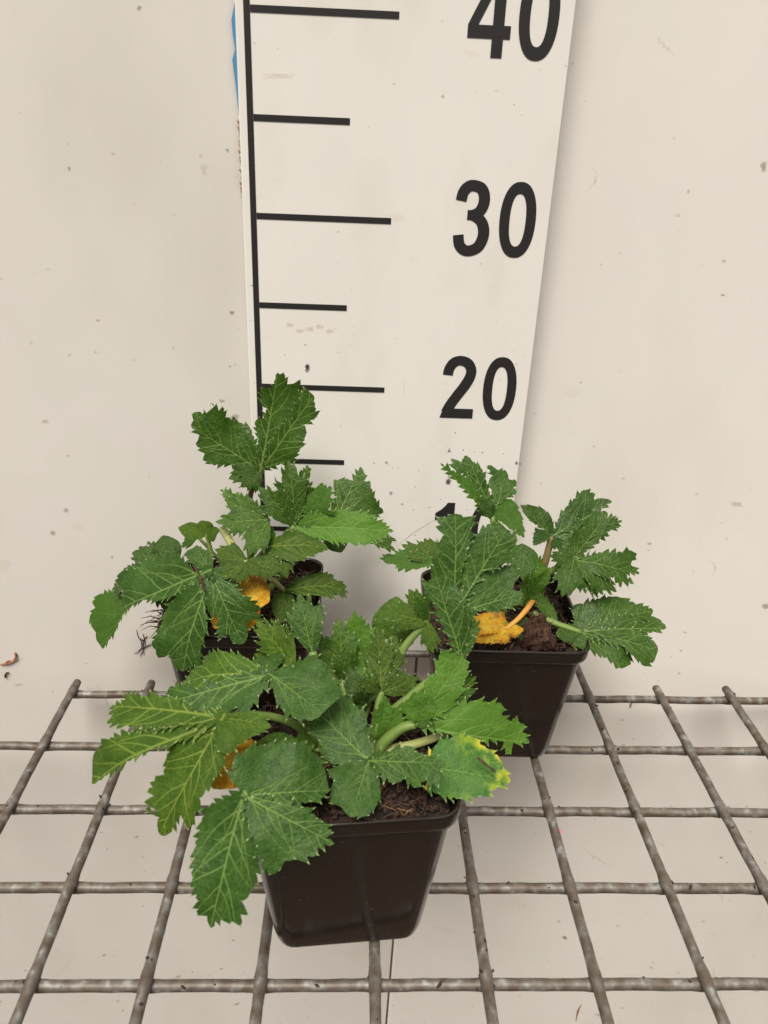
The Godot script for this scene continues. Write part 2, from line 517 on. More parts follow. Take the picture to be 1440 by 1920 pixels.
	var mesh := st.commit()
	sp.generate_normals()
	sp.commit(mesh)
	return mesh

var crown: Vector3
func leaf(plant: Node3D, d: Dictionary) -> void:
	var h := at(d.h[0], d.h[1], d.h[2])
	var mat: String = d.get("m", "a")
	# petiole
	var st := begin()
	var ctrl := []
	if d.has("s"):
		for q in d.s: ctrl.append(at(q[0], q[1], q[2]))
		ctrl.append(h)
	else:
		var b := crown + Vector3(rng.randf_range(-0.008, 0.008), 0, rng.randf_range(-0.008, 0.008))
		var out := h - b
		ctrl = [b, b + Vector3(out.x * 0.3, out.y * 0.38, out.z * 0.3), b + Vector3(out.x * 0.68, out.y * 0.76, out.z * 0.68), h]
	var path := smooth_path(ctrl, 12)
	var rr := PackedFloat32Array()
	var r0: float = d.get("r", 1.9) * 0.001
	for i in 12: rr.append(r0 * (1.25 - 0.4 * i / 11.0))
	tube(st, path, rr, 9, 0.85)
	var lf := obj("leaf", done(st), M[d.get("sm", "stem")], plant)
	if d.has("label"): lf.set_meta("label", d.label)
	var to_cam := (cam_pos - h).normalized()
	var up: Vector3 = (Vector3.UP * 0.75 + to_cam * 0.62).normalized()
	if d.has("n"): up = Vector3(d.n[0], d.n[1], d.n[2]).normalized()
	var shade: String = ["", "1", "2", ""][rng.randi() % 4]
	for q in d.l:
		var tip := at(q[0], q[1], q[2])
		var W: float = q[3] if q.size() > 3 else 0.36
		var arch: float = q[4] if q.size() > 4 else 0.06
		var fold: float = q[5] if q.size() > 5 else 0.25
		var style: String = q[6] if q.size() > 6 else ""
		var lm: String = q[7] if q.size() > 7 else mat
		var traced: Array = []
		if q.size() > 8:
			for k in range(0, q[8].size(), 2): traced.append(Vector2(q[8][k], q[8][k + 1]))
		var mesh := leaflet(h + up * 0.0006, tip, up, W, arch, fold, style, d.get("w", 0.3), traced)
		mesh.surface_set_material(0, M[lm + shade] if M.has(lm + shade) else M[lm])
		mesh.surface_set_material(1, M.spine if lm != "y" else M.stem_orange)
		obj("leaflet", mesh, null, lf)

# ---------------------------------------------------------------- pots
func ring(hw: float, cr: float, y: float, n := 7) -> PackedVector3Array:
	var o := PackedVector3Array()
	for c in 4:
		var cx := (hw - cr) * (1.0 if c in [0, 3] else -1.0)
		var cz := (hw - cr) * (1.0 if c in [0, 1] else -1.0)
		for k in n:
			var a := PI / 2 * (c + float(k) / (n - 1))
			o.append(Vector3(cx + cos(a) * cr, y, cz + sin(a) * cr))
	return o

func loft(st: SurfaceTool, rings: Array) -> void:
	st.set_smooth_group(0)
	for i in rings.size() - 1:
		var a: PackedVector3Array = rings[i]
		var b: PackedVector3Array = rings[i + 1]
		for k in a.size():
			var j := (k + 1) % a.size()
			quad(st, a[k], b[k], b[j], a[j])

func cap(st: SurfaceTool, r: PackedVector3Array, y: float) -> void:
	st.set_smooth_group(-1)
	for k in r.size():
		st.add_vertex(Vector3(0, y, 0)); st.add_vertex(r[k]); st.add_vertex(r[(k + 1) % r.size()])

func make_pot(parent: Node3D, seed_: int, H: float) -> void:
	var st := begin()
	var hw := func(y: float) -> float: return lerpf(0.0335, 0.0432, y / H)
	var rs := [ring(0.0290, 0.004, 0.0), ring(0.0292, 0.004, 0.0013), ring(0.0312, 0.0060, 0.0015), ring(0.0326, 0.0080, 0.0019), ring(0.0334, 0.0095, 0.0032), ring(0.0340, 0.0098, 0.0058)]
	for i in 9:
		var y := lerpf(0.010, H - 0.008, i / 8.0)
		rs.append(ring(hw.call(y), 0.0095, y))
	loft(st, rs)
	cap(st, rs[0], 0.0)
	# inner wall down to below the soil
	loft(st, [ring(0.0432, 0.009, H - 0.003), ring(0.0424, 0.009, H - 0.006), ring(0.0400, 0.009, H - 0.024)])
	var pot := obj("pot", done(st), M.pot, parent)
	var r2 := begin()
	loft(r2, [ring(hw.call(H - 0.009), 0.0095, H - 0.0092), ring(0.0438, 0.0100, H - 0.0088), ring(0.0446, 0.0105, H - 0.0080), ring(0.0451, 0.0107, H - 0.0060), ring(0.0453, 0.0108, H - 0.0022), ring(0.0452, 0.0107, H - 0.0006), ring(0.0446, 0.0103, H), ring(0.0438, 0.0098, H - 0.0005), ring(0.0433, 0.0093, H - 0.002), ring(0.0431, 0.009, H - 0.004)])
	obj("rim", done(r2), M.pot, pot)
	# soil
	rng.seed = seed_
	var n := FastNoiseLite.new(); n.seed = seed_; n.frequency = 70.0; n.fractal_octaves = 4
	var n2 := FastNoiseLite.new(); n2.seed = seed_ + 1; n2.frequency = 22.0
	var st2 := begin()
	st2.set_smooth_group(0)
	var G := 44
	var hh := 0.0418
	var pos := func(i: int, j: int) -> Vector3:
		var x := (float(i) / G * 2.0 - 1.0); var z := (float(j) / G * 2.0 - 1.0)
		var y := H - 0.0095 + n.get_noise_2d(x * hh, z * hh) * 0.006 + n2.get_noise_2d(x * hh, z * hh) * 0.006 + (1.0 - maxf(absf(x), absf(z))) * 0.006
		var rx := x * hh; var rz := z * hh
		var c := hh - 0.009
		if absf(rx) > c and absf(rz) > c:
			var v := Vector2(absf(rx) - c, absf(rz) - c)
			var k := maxf(v.x, v.y) / maxf(v.length(), 1e-6)
			rx = signf(rx) * (c + v.x * k); rz = signf(rz) * (c + v.y * k)
		return Vector3(rx, y, rz)
	for i in G:
		for j in G:
			quad(st2, pos.call(i, j), pos.call(i + 1, j), pos.call(i + 1, j + 1), pos.call(i, j + 1))
	var soil := obj("soil", done(st2), M.soil, parent)
	# loose peat: fibres and chips
	for kind in 3:
		var f := begin()
		var count: int = [700, 380, 70][kind]
		for q in count:
			var x := rng.randf_range(-1, 1); var z := rng.randf_range(-1, 1)
			var y := H - 0.008 + n.get_noise_2d(x * hh, z * hh) * 0.006 + n2.get_noise_2d(x * hh, z * hh) * 0.006 + (1.0 - maxf(absf(x), absf(z))) * 0.006
			var p := Vector3(x * 0.040, y + rng.randf_range(-0.001, 0.002), z * 0.040)
			var dir := Vector3(rng.randf_range(-1, 1), rng.randf_range(-0.3, 0.2), rng.randf_range(-1, 1)).normalized()
			var ln: float = [rng.randf_range(0.0015, 0.005), rng.randf_range(0.003, 0.012), rng.randf_range(0.006, 0.018)][kind]
			var bend := Vector3(rng.randf_range(-1, 1), rng.randf_range(-0.4, 0.8), rng.randf_range(-1, 1)) * ln * 0.35
			var r: float = [rng.randf_range(0.0006, 0.0016), rng.randf_range(0.0002, 0.0006), rng.randf_range(0.00015, 0.0003)][kind]
			var p2 := p + dir * ln
			p2.x = clampf(p2.x, -0.0405, 0.0405); p2.z = clampf(p2.z, -0.0405, 0.0405)
			tube(f, PackedVector3Array([p, p.lerp(p2, 0.35) + bend, p.lerp(p2, 0.7) + bend * 0.8, p2]), PackedFloat32Array([r * 0.6, r, r * 0.8, r * 0.3]), 4, rng.randf_range(0.3, 1.0))
		var o := obj(["peat_crumb", "peat_fibre", "root_hair"][kind], done(f), [M.peat, M.peat_red, M.root][kind], soil)
		o.set_meta("kind", "stuff")

# ---------------------------------------------------------------- numerals of the board (40 mm high, unit height 1)
func ribbon(pts: Array, n: int) -> PackedVector2Array:   # pts: [x, y, half-width]
	var c := []
	for p in pts: c.append(Vector3(p[0], p[1], p[2]))
	var path := smooth_path(c, n)
	var l := PackedVector2Array(); var r := PackedVector2Array()
	for i in n:
		var t := path[mini(i + 1, n - 1)] - path[maxi(i - 1, 0)]
		var nr := Vector2(-t.y, t.x).normalized() * path[i].z
		l.append(Vector2(path[i].x, path[i].y) + nr)
		r.append(Vector2(path[i].x, path[i].y) - nr)
	r.reverse()
	l.append_array(r)
	return l

func numeral_polys(ch: String) -> Array:
	match ch:
		"0":
			var out := []
			var a := PackedVector2Array(); var b := PackedVector2Array()
			for k in 48:
				var an := TAU * k / 48
				var c := cos(an); var s := sin(an)
				a.append(Vector2(0.265 + signf(c) * pow(absf(c), 0.86) * 0.262, 0.5 + signf(s) * pow(absf(s), 0.92) * 0.512))
				b.append(Vector2(0.265 + signf(c) * pow(absf(c), 0.86) * 0.116, 0.5 + signf(s) * pow(absf(s), 0.84) * 0.356))
			for k in 48:
				var j := (k + 1) % 48
				out.append(PackedVector2Array([a[k], a[j], b[j], b[k]]))
			return out
		"1":
			return [PackedVector2Array([Vector2(0.22, 0), Vector2(0.375, 0), Vector2(0.375, 1.0), Vector2(0.25, 1.0), Vector2(0.22, 0.95), Vector2(0.15, 0.87), Vector2(0.05, 0.80), Vector2(0.05, 0.66), Vector2(0.14, 0.70), Vector2(0.22, 0.755)])]
		"2":
			return [ribbon([[0.085, 0.70, 0.079], [0.10, 0.80, 0.079], [0.165, 0.90, 0.078], [0.27, 0.935, 0.075], [0.385, 0.895, 0.078], [0.445, 0.79, 0.080], [0.43, 0.67, 0.082], [0.36, 0.53, 0.082], [0.26, 0.38, 0.082], [0.16, 0.22, 0.082], [0.10, 0.085, 0.086]], 44),
				PackedVector2Array([Vector2(0.0, 0.0), Vector2(0.53, 0.0), Vector2(0.53, 0.158), Vector2(0.05, 0.158)])]
		"3":
			return [ribbon([[0.085, 0.735, 0.078], [0.11, 0.85, 0.077], [0.18, 0.925, 0.075], [0.27, 0.937, 0.073], [0.365, 0.90, 0.077], [0.41, 0.81, 0.080], [0.41, 0.70, 0.080], [0.36, 0.60, 0.076], [0.27, 0.555, 0.068], [0.19, 0.548, 0.066]], 40),
				ribbon([[0.19, 0.545, 0.060], [0.29, 0.535, 0.066], [0.39, 0.475, 0.076], [0.44, 0.37, 0.082], [0.44, 0.25, 0.082], [0.385, 0.125, 0.080], [0.28, 0.065, 0.075], [0.18, 0.07, 0.075], [0.105, 0.145, 0.078], [0.08, 0.275, 0.078]], 40)]
		"4":
			return [PackedVector2Array([Vector2(0.325, 0), Vector2(0.475, 0), Vector2(0.475, 1.0), Vector2(0.325, 1.0)]),
				PackedVector2Array([Vector2(0.0, 0.215), Vector2(0.325, 0.215), Vector2(0.325, 0.365), Vector2(0.0, 0.365)]),
				PackedVector2Array([Vector2(0.475, 0.215), Vector2(0.565, 0.215), Vector2(0.565, 0.365), Vector2(0.475, 0.365)]),
				PackedVector2Array([Vector2(0.0, 0.365), Vector2(0.135, 0.365), Vector2(0.325, 0.74), Vector2(0.325, 1.0)])]
	return []

func numeral_mesh(ch: String, size: float) -> ArrayMesh:
	var st := begin()
	st.set_smooth_group(-1)
	var polys := numeral_polys(ch)
	if ch == "2" or ch == "3":
		polys = Geometry2D.merge_polygons(polys[0], polys[1])
	for poly in polys:
		var idx := Geometry2D.triangulate_polygon(poly)
		for k in range(0, idx.size(), 3):
			var t := [poly[idx[k]], poly[idx[k + 1]], poly[idx[k + 2]]]
			var cr: float = (t[1] - t[0]).cross(t[2] - t[0])
			if cr > 0: t.reverse()
			for v in t:
				st.set_normal(Vector3(0, 0, 1))
				st.add_vertex(Vector3(v.x * size, v.y * size, 0))
	return st.commit()

# ---------------------------------------------------------------- scene
func _ready() -> void:
	rng.seed = 1
	# camera
	var cam := Camera3D.new()
	cam.name = "camera"
	cam_basis = Basis.from_euler(Vector3(deg_to_rad(-25.2475), deg_to_rad(-2.1879), deg_to_rad(1.9848)))
	cam.transform = Transform3D(cam_basis, cam_pos)
	cam.fov = 67.71
	cam.near = 0.01
	cam.far = 50.0
	add_child(cam)
	cam.current = true
	var lens := CameraAttributesPhysical.new()
	lens.frustum_focal_length = 17.888   # the 67.7 degrees above on a 24 mm high sensor
	lens.exposure_aperture = 12.0
	lens.frustum_focus_distance = 0.46
	cam.attributes = lens
	# light: even, bright daylight under a greenhouse roof
	var env := Environment.new()
	env.tonemap_mode = Environment.TONE_MAPPER_LINEAR
	env.tonemap_exposure = 2.65
	env.background_mode = Environment.BG_SKY
	var sky := Sky.new()
	var sm := ProceduralSkyMaterial.new()
	sm.sky_top_color = Color(0.98, 0.975, 0.96)
	sm.sky_horizon_color = Color(0.46, 0.45, 0.435)
	sm.sky_curve = 0.9
	sm.ground_horizon_color = Color(0.27, 0.24, 0.215)
	sm.ground_bottom_color = Color(0.15, 0.13, 0.115)
	sm.sun_angle_max = 0.0
	sky.sky_material = sm
	env.sky = sky
	env.background_energy_multiplier = 0.5
	env.sdfgi_enabled = true
	env.ssao_enabled = true
	env.ssil_enabled = true
	var we := WorldEnvironment.new()
	we.name = "environment"
	we.environment = env
	add_child(we)
	var sun := DirectionalLight3D.new()
	sun.name = "daylight"
	sun.light_energy = 0.5
	sun.light_angular_distance = 26.0
	sun.light_color = Color(1.0, 0.97, 0.925)
	sun.shadow_enabled = true
	add_child(sun)
	sun.look_at_from_position(Vector3(-0.25, 1.7, 1.0), Vector3.ZERO)

	make_materials()
	build_walls()
	build_board()
	build_shelf()
	build_plants()
	build_debris()

func build_walls() -> void:
	# two white sheets that meet in an obtuse corner behind the board
	var y0 := -0.95; var y1 := 0.95
	var cx := func(y: float) -> float: return 0.0324 + (y + 0.4) * 0.019
	var slope := 0.287
	for side in [-1.0, 1.0]:
		var wlen := 0.95
		var im := sheet_image(1024, 2048, 100 + int(side), Color(0.895, 0.88, 0.86), 1.0, 1900)
		var m := std(Color.WHITE, 0.36, ImageTexture.create_from_image(im))
		m.metallic_specular = 0.4
		var gap := 0.0011
		var c0 := Vector3(cx.call(y0) + gap * side, y0, -0.092)
		var c1 := Vector3(cx.call(y1) + gap * side, y1, -0.092)
		var run := Vector3(side * wlen, 0, wlen * slope)
		var p := [c0, c1, c1 + run, c0 + run] if side > 0 else [c0 + run, c1 + run, c1, c0]
		var nrm := Vector3(-side * slope, 0, 1).normalized()
		var w := obj("wall", slab(p, -nrm * 0.004), m)
		w.set_meta("kind", "structure")
		tag(w, "white laminated wall sheet left of the corner seam" if side < 0 else "white laminated wall sheet right of the corner seam", "wall")

	var fm := tri(std(Color.WHITE, 0.85, noise_tex(91, 0.01, [[0.0, lin(0.08, 0.060, 0.042)], [0.5, lin(0.11, 0.082, 0.058)], [1.0, lin(0.14, 0.105, 0.078)]], 512, 5)), 1.2)
	var fl := obj("floor", slab([Vector3(-2.5, -0.952, 2.5), Vector3(-2.5, -0.952, -0.6), Vector3(2.5, -0.952, -0.6), Vector3(2.5, -0.952, 2.5)], Vector3(0, -0.02, 0)), fm)
	fl.set_meta("kind", "structure")
	tag(fl, "brownish concrete floor under the shelf", "floor")

func build_board() -> void:
	var b := thing("measuring_board", "tall white measuring board with black centimetre ticks and numerals", "ruler", Vector3(-0.0739, 0.0, -0.0512))
	b.rotation_degrees = Vector3(0.315, -0.317, -0.398)
	var im := sheet_image(512, 2048, 301, Color(0.915, 0.905, 0.886), 0.7, 420)
	var nz := FastNoiseLite.new(); nz.frequency = 0.08
	# marks: u 0..175.5 mm, h 0..700 mm
	var px := func(u: float, h: float) -> Vector2: return Vector2((u + 7.7) / 175.5 * 512.0, (1.0 - h / 700.0) * 2048.0)
	for q in [[28.5, 212.4, 3.6, 0.85], [28.3, 210.4, 2.5, 0.5], [122.0, 137.6, 4.0, 0.75], [122.0, 141.5, 2.0, 0.3], [121.0, 159.5, 2.5, 0.55], [166.2, 152.4, 2.2, 0.6], [80, 150, 2.2, 0.4], [84, 128, 2.5, 0.4], [92, 120, 2.0, 0.35]]:
		var v: Vector2 = px.call(q[0], q[1])
		blot(im, v.x, v.y, q[2] * 1.6, Color(0.16, 0.15, 0.17, q[3]), nz, 0.8, 1.1)
	for k in 40:
		var v: Vector2 = px.call(rng.randf_range(70, 165), rng.randf_range(90, 165))
		blot(im, v.x, v.y, rng.randf_range(0.6, 1.6), Color(0.3, 0.28, 0.27, rng.randf_range(0.3, 0.8)), nz)
	scratch(im, px.call(90, 88), px.call(116, 109.6), Color(0.3, 0.26, 0.24, 0.9), 2.0)
	scratch(im, px.call(100, 70), px.call(86, 96), Color(0.5, 0.45, 0.42, 0.6), 2.0)
	for k in 3:
		scratch(im, px.call(5, 368 + k), px.call(22, 369 + k * 0.5), Color(0.55, 0.45, 0.35, 0.45), 1.0)
	for k in 5:
		var v: Vector2 = px.call(18 + k * 6, 236 + rng.randf_range(-3, 3))
		blot(im, v.x, v.y, 6.0, Color(0.72, 0.62, 0.52, 0.35), nz, 1.4, 0.7)
	var m := std(Color.WHITE, 0.34, ImageTexture.create_from_image(im))
	m.metallic_specular = 0.4
	var l := -0.0077; var r := 0.1678
	obj("panel", slab([Vector3(l, 0.001, 0), Vector3(l, 0.70, 0), Vector3(r, 0.70, 0), Vector3(r, 0.001, 0)], Vector3(0, 0, -0.0035)), m, b)
	var bar := func(called: String, x0: float, x1: float, yc0: float, yc1: float, z: float) -> void:
		var st := begin()
		st.set_smooth_group(-1)
		quad(st, Vector3(x0, yc0, z), Vector3(x0, yc1, z), Vector3(x1, yc1, z), Vector3(x1, yc0, z))
		obj(called, done(st), M.print_black, b)
	bar.call("scale_line", -0.0034, 0.0, 0.004, 0.69, 0.0003)
	for k in range(1, 14):
		var h := k * 0.05
		var len_ := 0.077 if k % 2 == 0 else 0.0524
		bar.call("tick", 0.0001, len_, h - 0.00165, h + 0.00165, 0.0003)
	for k in range(1, 7):
		var s := str(k * 10)
		for j in 2:
			var o := obj("numeral", numeral_mesh(s[j], 0.040), M.print_black, b)
			o.position = Vector3(0.1130 + j * 0.0262, k * 0.1 - 0.017, 0.0003)
	# torn blue tape and old glue at the board's left edge
	var st := begin()
	st.set_smooth_group(-1)
	var tp := [Vector2(-0.0078, 0.405), Vector2(-0.0104, 0.395), Vector2(-0.0100, 0.388), Vector2(-0.0090, 0.382), Vector2(-0.0108, 0.377), Vector2(-0.0096, 0.366), Vector2(-0.0084, 0.352), Vector2(-0.0072, 0.352), Vector2(-0.0060, 0.405)]
	var poly := PackedVector2Array(tp)
	var idx := Geometry2D.triangulate_polygon(poly)
	for k in idx: st.add_vertex(Vector3(poly[k].x, poly[k].y, -0.0039))
	st.generate_normals()
	obj("blue_tape", st.commit(), M.tape_blue, b)
	st = begin()
	for k in 26:
		var y := 0.312 + pow(rng.randf(), 0.8) * 0.040
		var x := -0.0077 - rng.randf_range(0.0, 0.0007)
		tube(st, PackedVector3Array([Vector3(x, y - 0.0018, -0.0036), Vector3(x - 0.0003, y, -0.0030), Vector3(x, y + 0.0018, -0.0036)]), PackedFloat32Array([0.0003, rng.randf_range(0.0004, 0.0011), 0.0003]), 6)
	obj("dried_glue", done(st), M.foam, b)

func wire_mesh(a: Vector3, b: Vector3, r: float, ups: Array) -> ArrayMesh:
	# slightly uneven drawn wire with thickened welds at the crossings
	var n := int(a.distance_to(b) / 0.0045) + 2
	var pts := PackedVector3Array(); var rad := PackedFloat32Array()
	var ns := FastNoiseLite.new(); ns.seed = rng.randi(); ns.frequency = 30.0
	var dir := (b - a).normalized()
	pts.append(a - dir * -0.0002); rad.append(r * 0.45)
	for i in n:
		var p := a.lerp(b, (i + 0.3) / (n - 0.4))
		var k := 1.0 + ns.get_noise_1d(i * 0.02) * 0.06
		for u in ups:
			var d: float = absf((p - u).dot(dir))
			k += 0.22 * exp(-d * d / 0.000010)
		pts.append(p + Vector3(0, ns.get_noise_1d(50.0 + i * 0.004) * 0.0007, 0))
		rad.append(r * k)
	pts.append(b - dir * 0.0002); rad.append(r * 0.45)
	var st := begin()
	tube(st, pts, rad, 12)
	return done(st)

func build_shelf() -> void:
	var sh := thing("wire_shelf", "galvanised wire grid shelf with soil-stained bars under the pots", "shelf")
	var g := 0.05
	# long wires run front to back over the cross wires; the back is cut in steps to fit the corner
	var front := 0.93
	for c in range(-16, 19):
		var x := c * g + rng.randf_range(-0.0006, 0.0006)
		var wall_z := -0.092 + absf(x - 0.034) * 0.287
		var back := ceilf((wall_z + 0.012) / g) * g - 0.009
		if c >= -1 and c <= 3: back = -0.0585
		elif c >= -4 and c <= 6: back = -0.009
		var ups := []
		for r in range(-1, 19): ups.append(Vector3(x, 0, r * g))
		obj("long_wire", wire_mesh(Vector3(x, 0.0016, back), Vector3(x, 0.0016, front), 0.0026, ups), M.wire, sh)
	for r in range(-1, 19):
		var reach := (r * g + 0.092) / 0.287
		var x0 := maxf(-0.804, ceilf((0.034 - reach + 0.02) / g) * g - 0.004)
		var x1 := minf(0.904, floorf((0.034 + reach - 0.02) / g) * g + 0.004)
		if r == -1: x0 = -0.053; x1 = 0.154
		elif r == 0: x0 = -0.204; x1 = 0.304
		var ups := []
		for c in range(-16, 19): ups.append(Vector3(c * g, 0, r * g))
		obj("cross_wire", wire_mesh(Vector3(x0, -0.0026, r * g), Vector3(x1, -0.0026, r * g), 0.0026, ups), M.wire, sh)

func build_plants() -> void:
	# x, z of each pot on the shelf, its turn, label
	var spots := [
		[Vector3(-0.077, 0.0045, 0.0225), 1.0, "potted leafy plant with the tallest upright leaf, covering the board's lower left ticks", 500, 0.088],
		[Vector3(0.0745, 0.0045, 0.0335), -1.0, "potted leafy plant beside the numeral 10, yellow leaf at its pot rim", 600, 0.088],
		[Vector3(-0.0140, 0.0042, 0.1535), 5.0, "potted leafy plant with one oval leaf yellowing at its margin, hanging leaves", 700, 0.091]]
	var data := [left_leaves(), right_leaves(), front_leaves()]
	for i in 3:
		var s: Array = spots[i]
		var pl := thing("potted_plant", s[2], "potted plant", Vector3.ZERO, "plants in square black pots")
		# the pot and soil stand at the pot's place; leaves are given in world positions
		pl.position = s[0]
		pl.rotation_degrees.y = s[1]
		make_pot(pl, s[3], s[4])
		crown = s[0] + Vector3(0, 0.083, 0)
		rng.seed = s[3] + 5
		var before := pl.get_child_count()
		for d in data[i]:
			leaf(pl, d)
		var inv := pl.transform.affine_inverse()
		for k in range(before, pl.get_child_count()):
			(pl.get_child(k) as Node3D).transform = inv

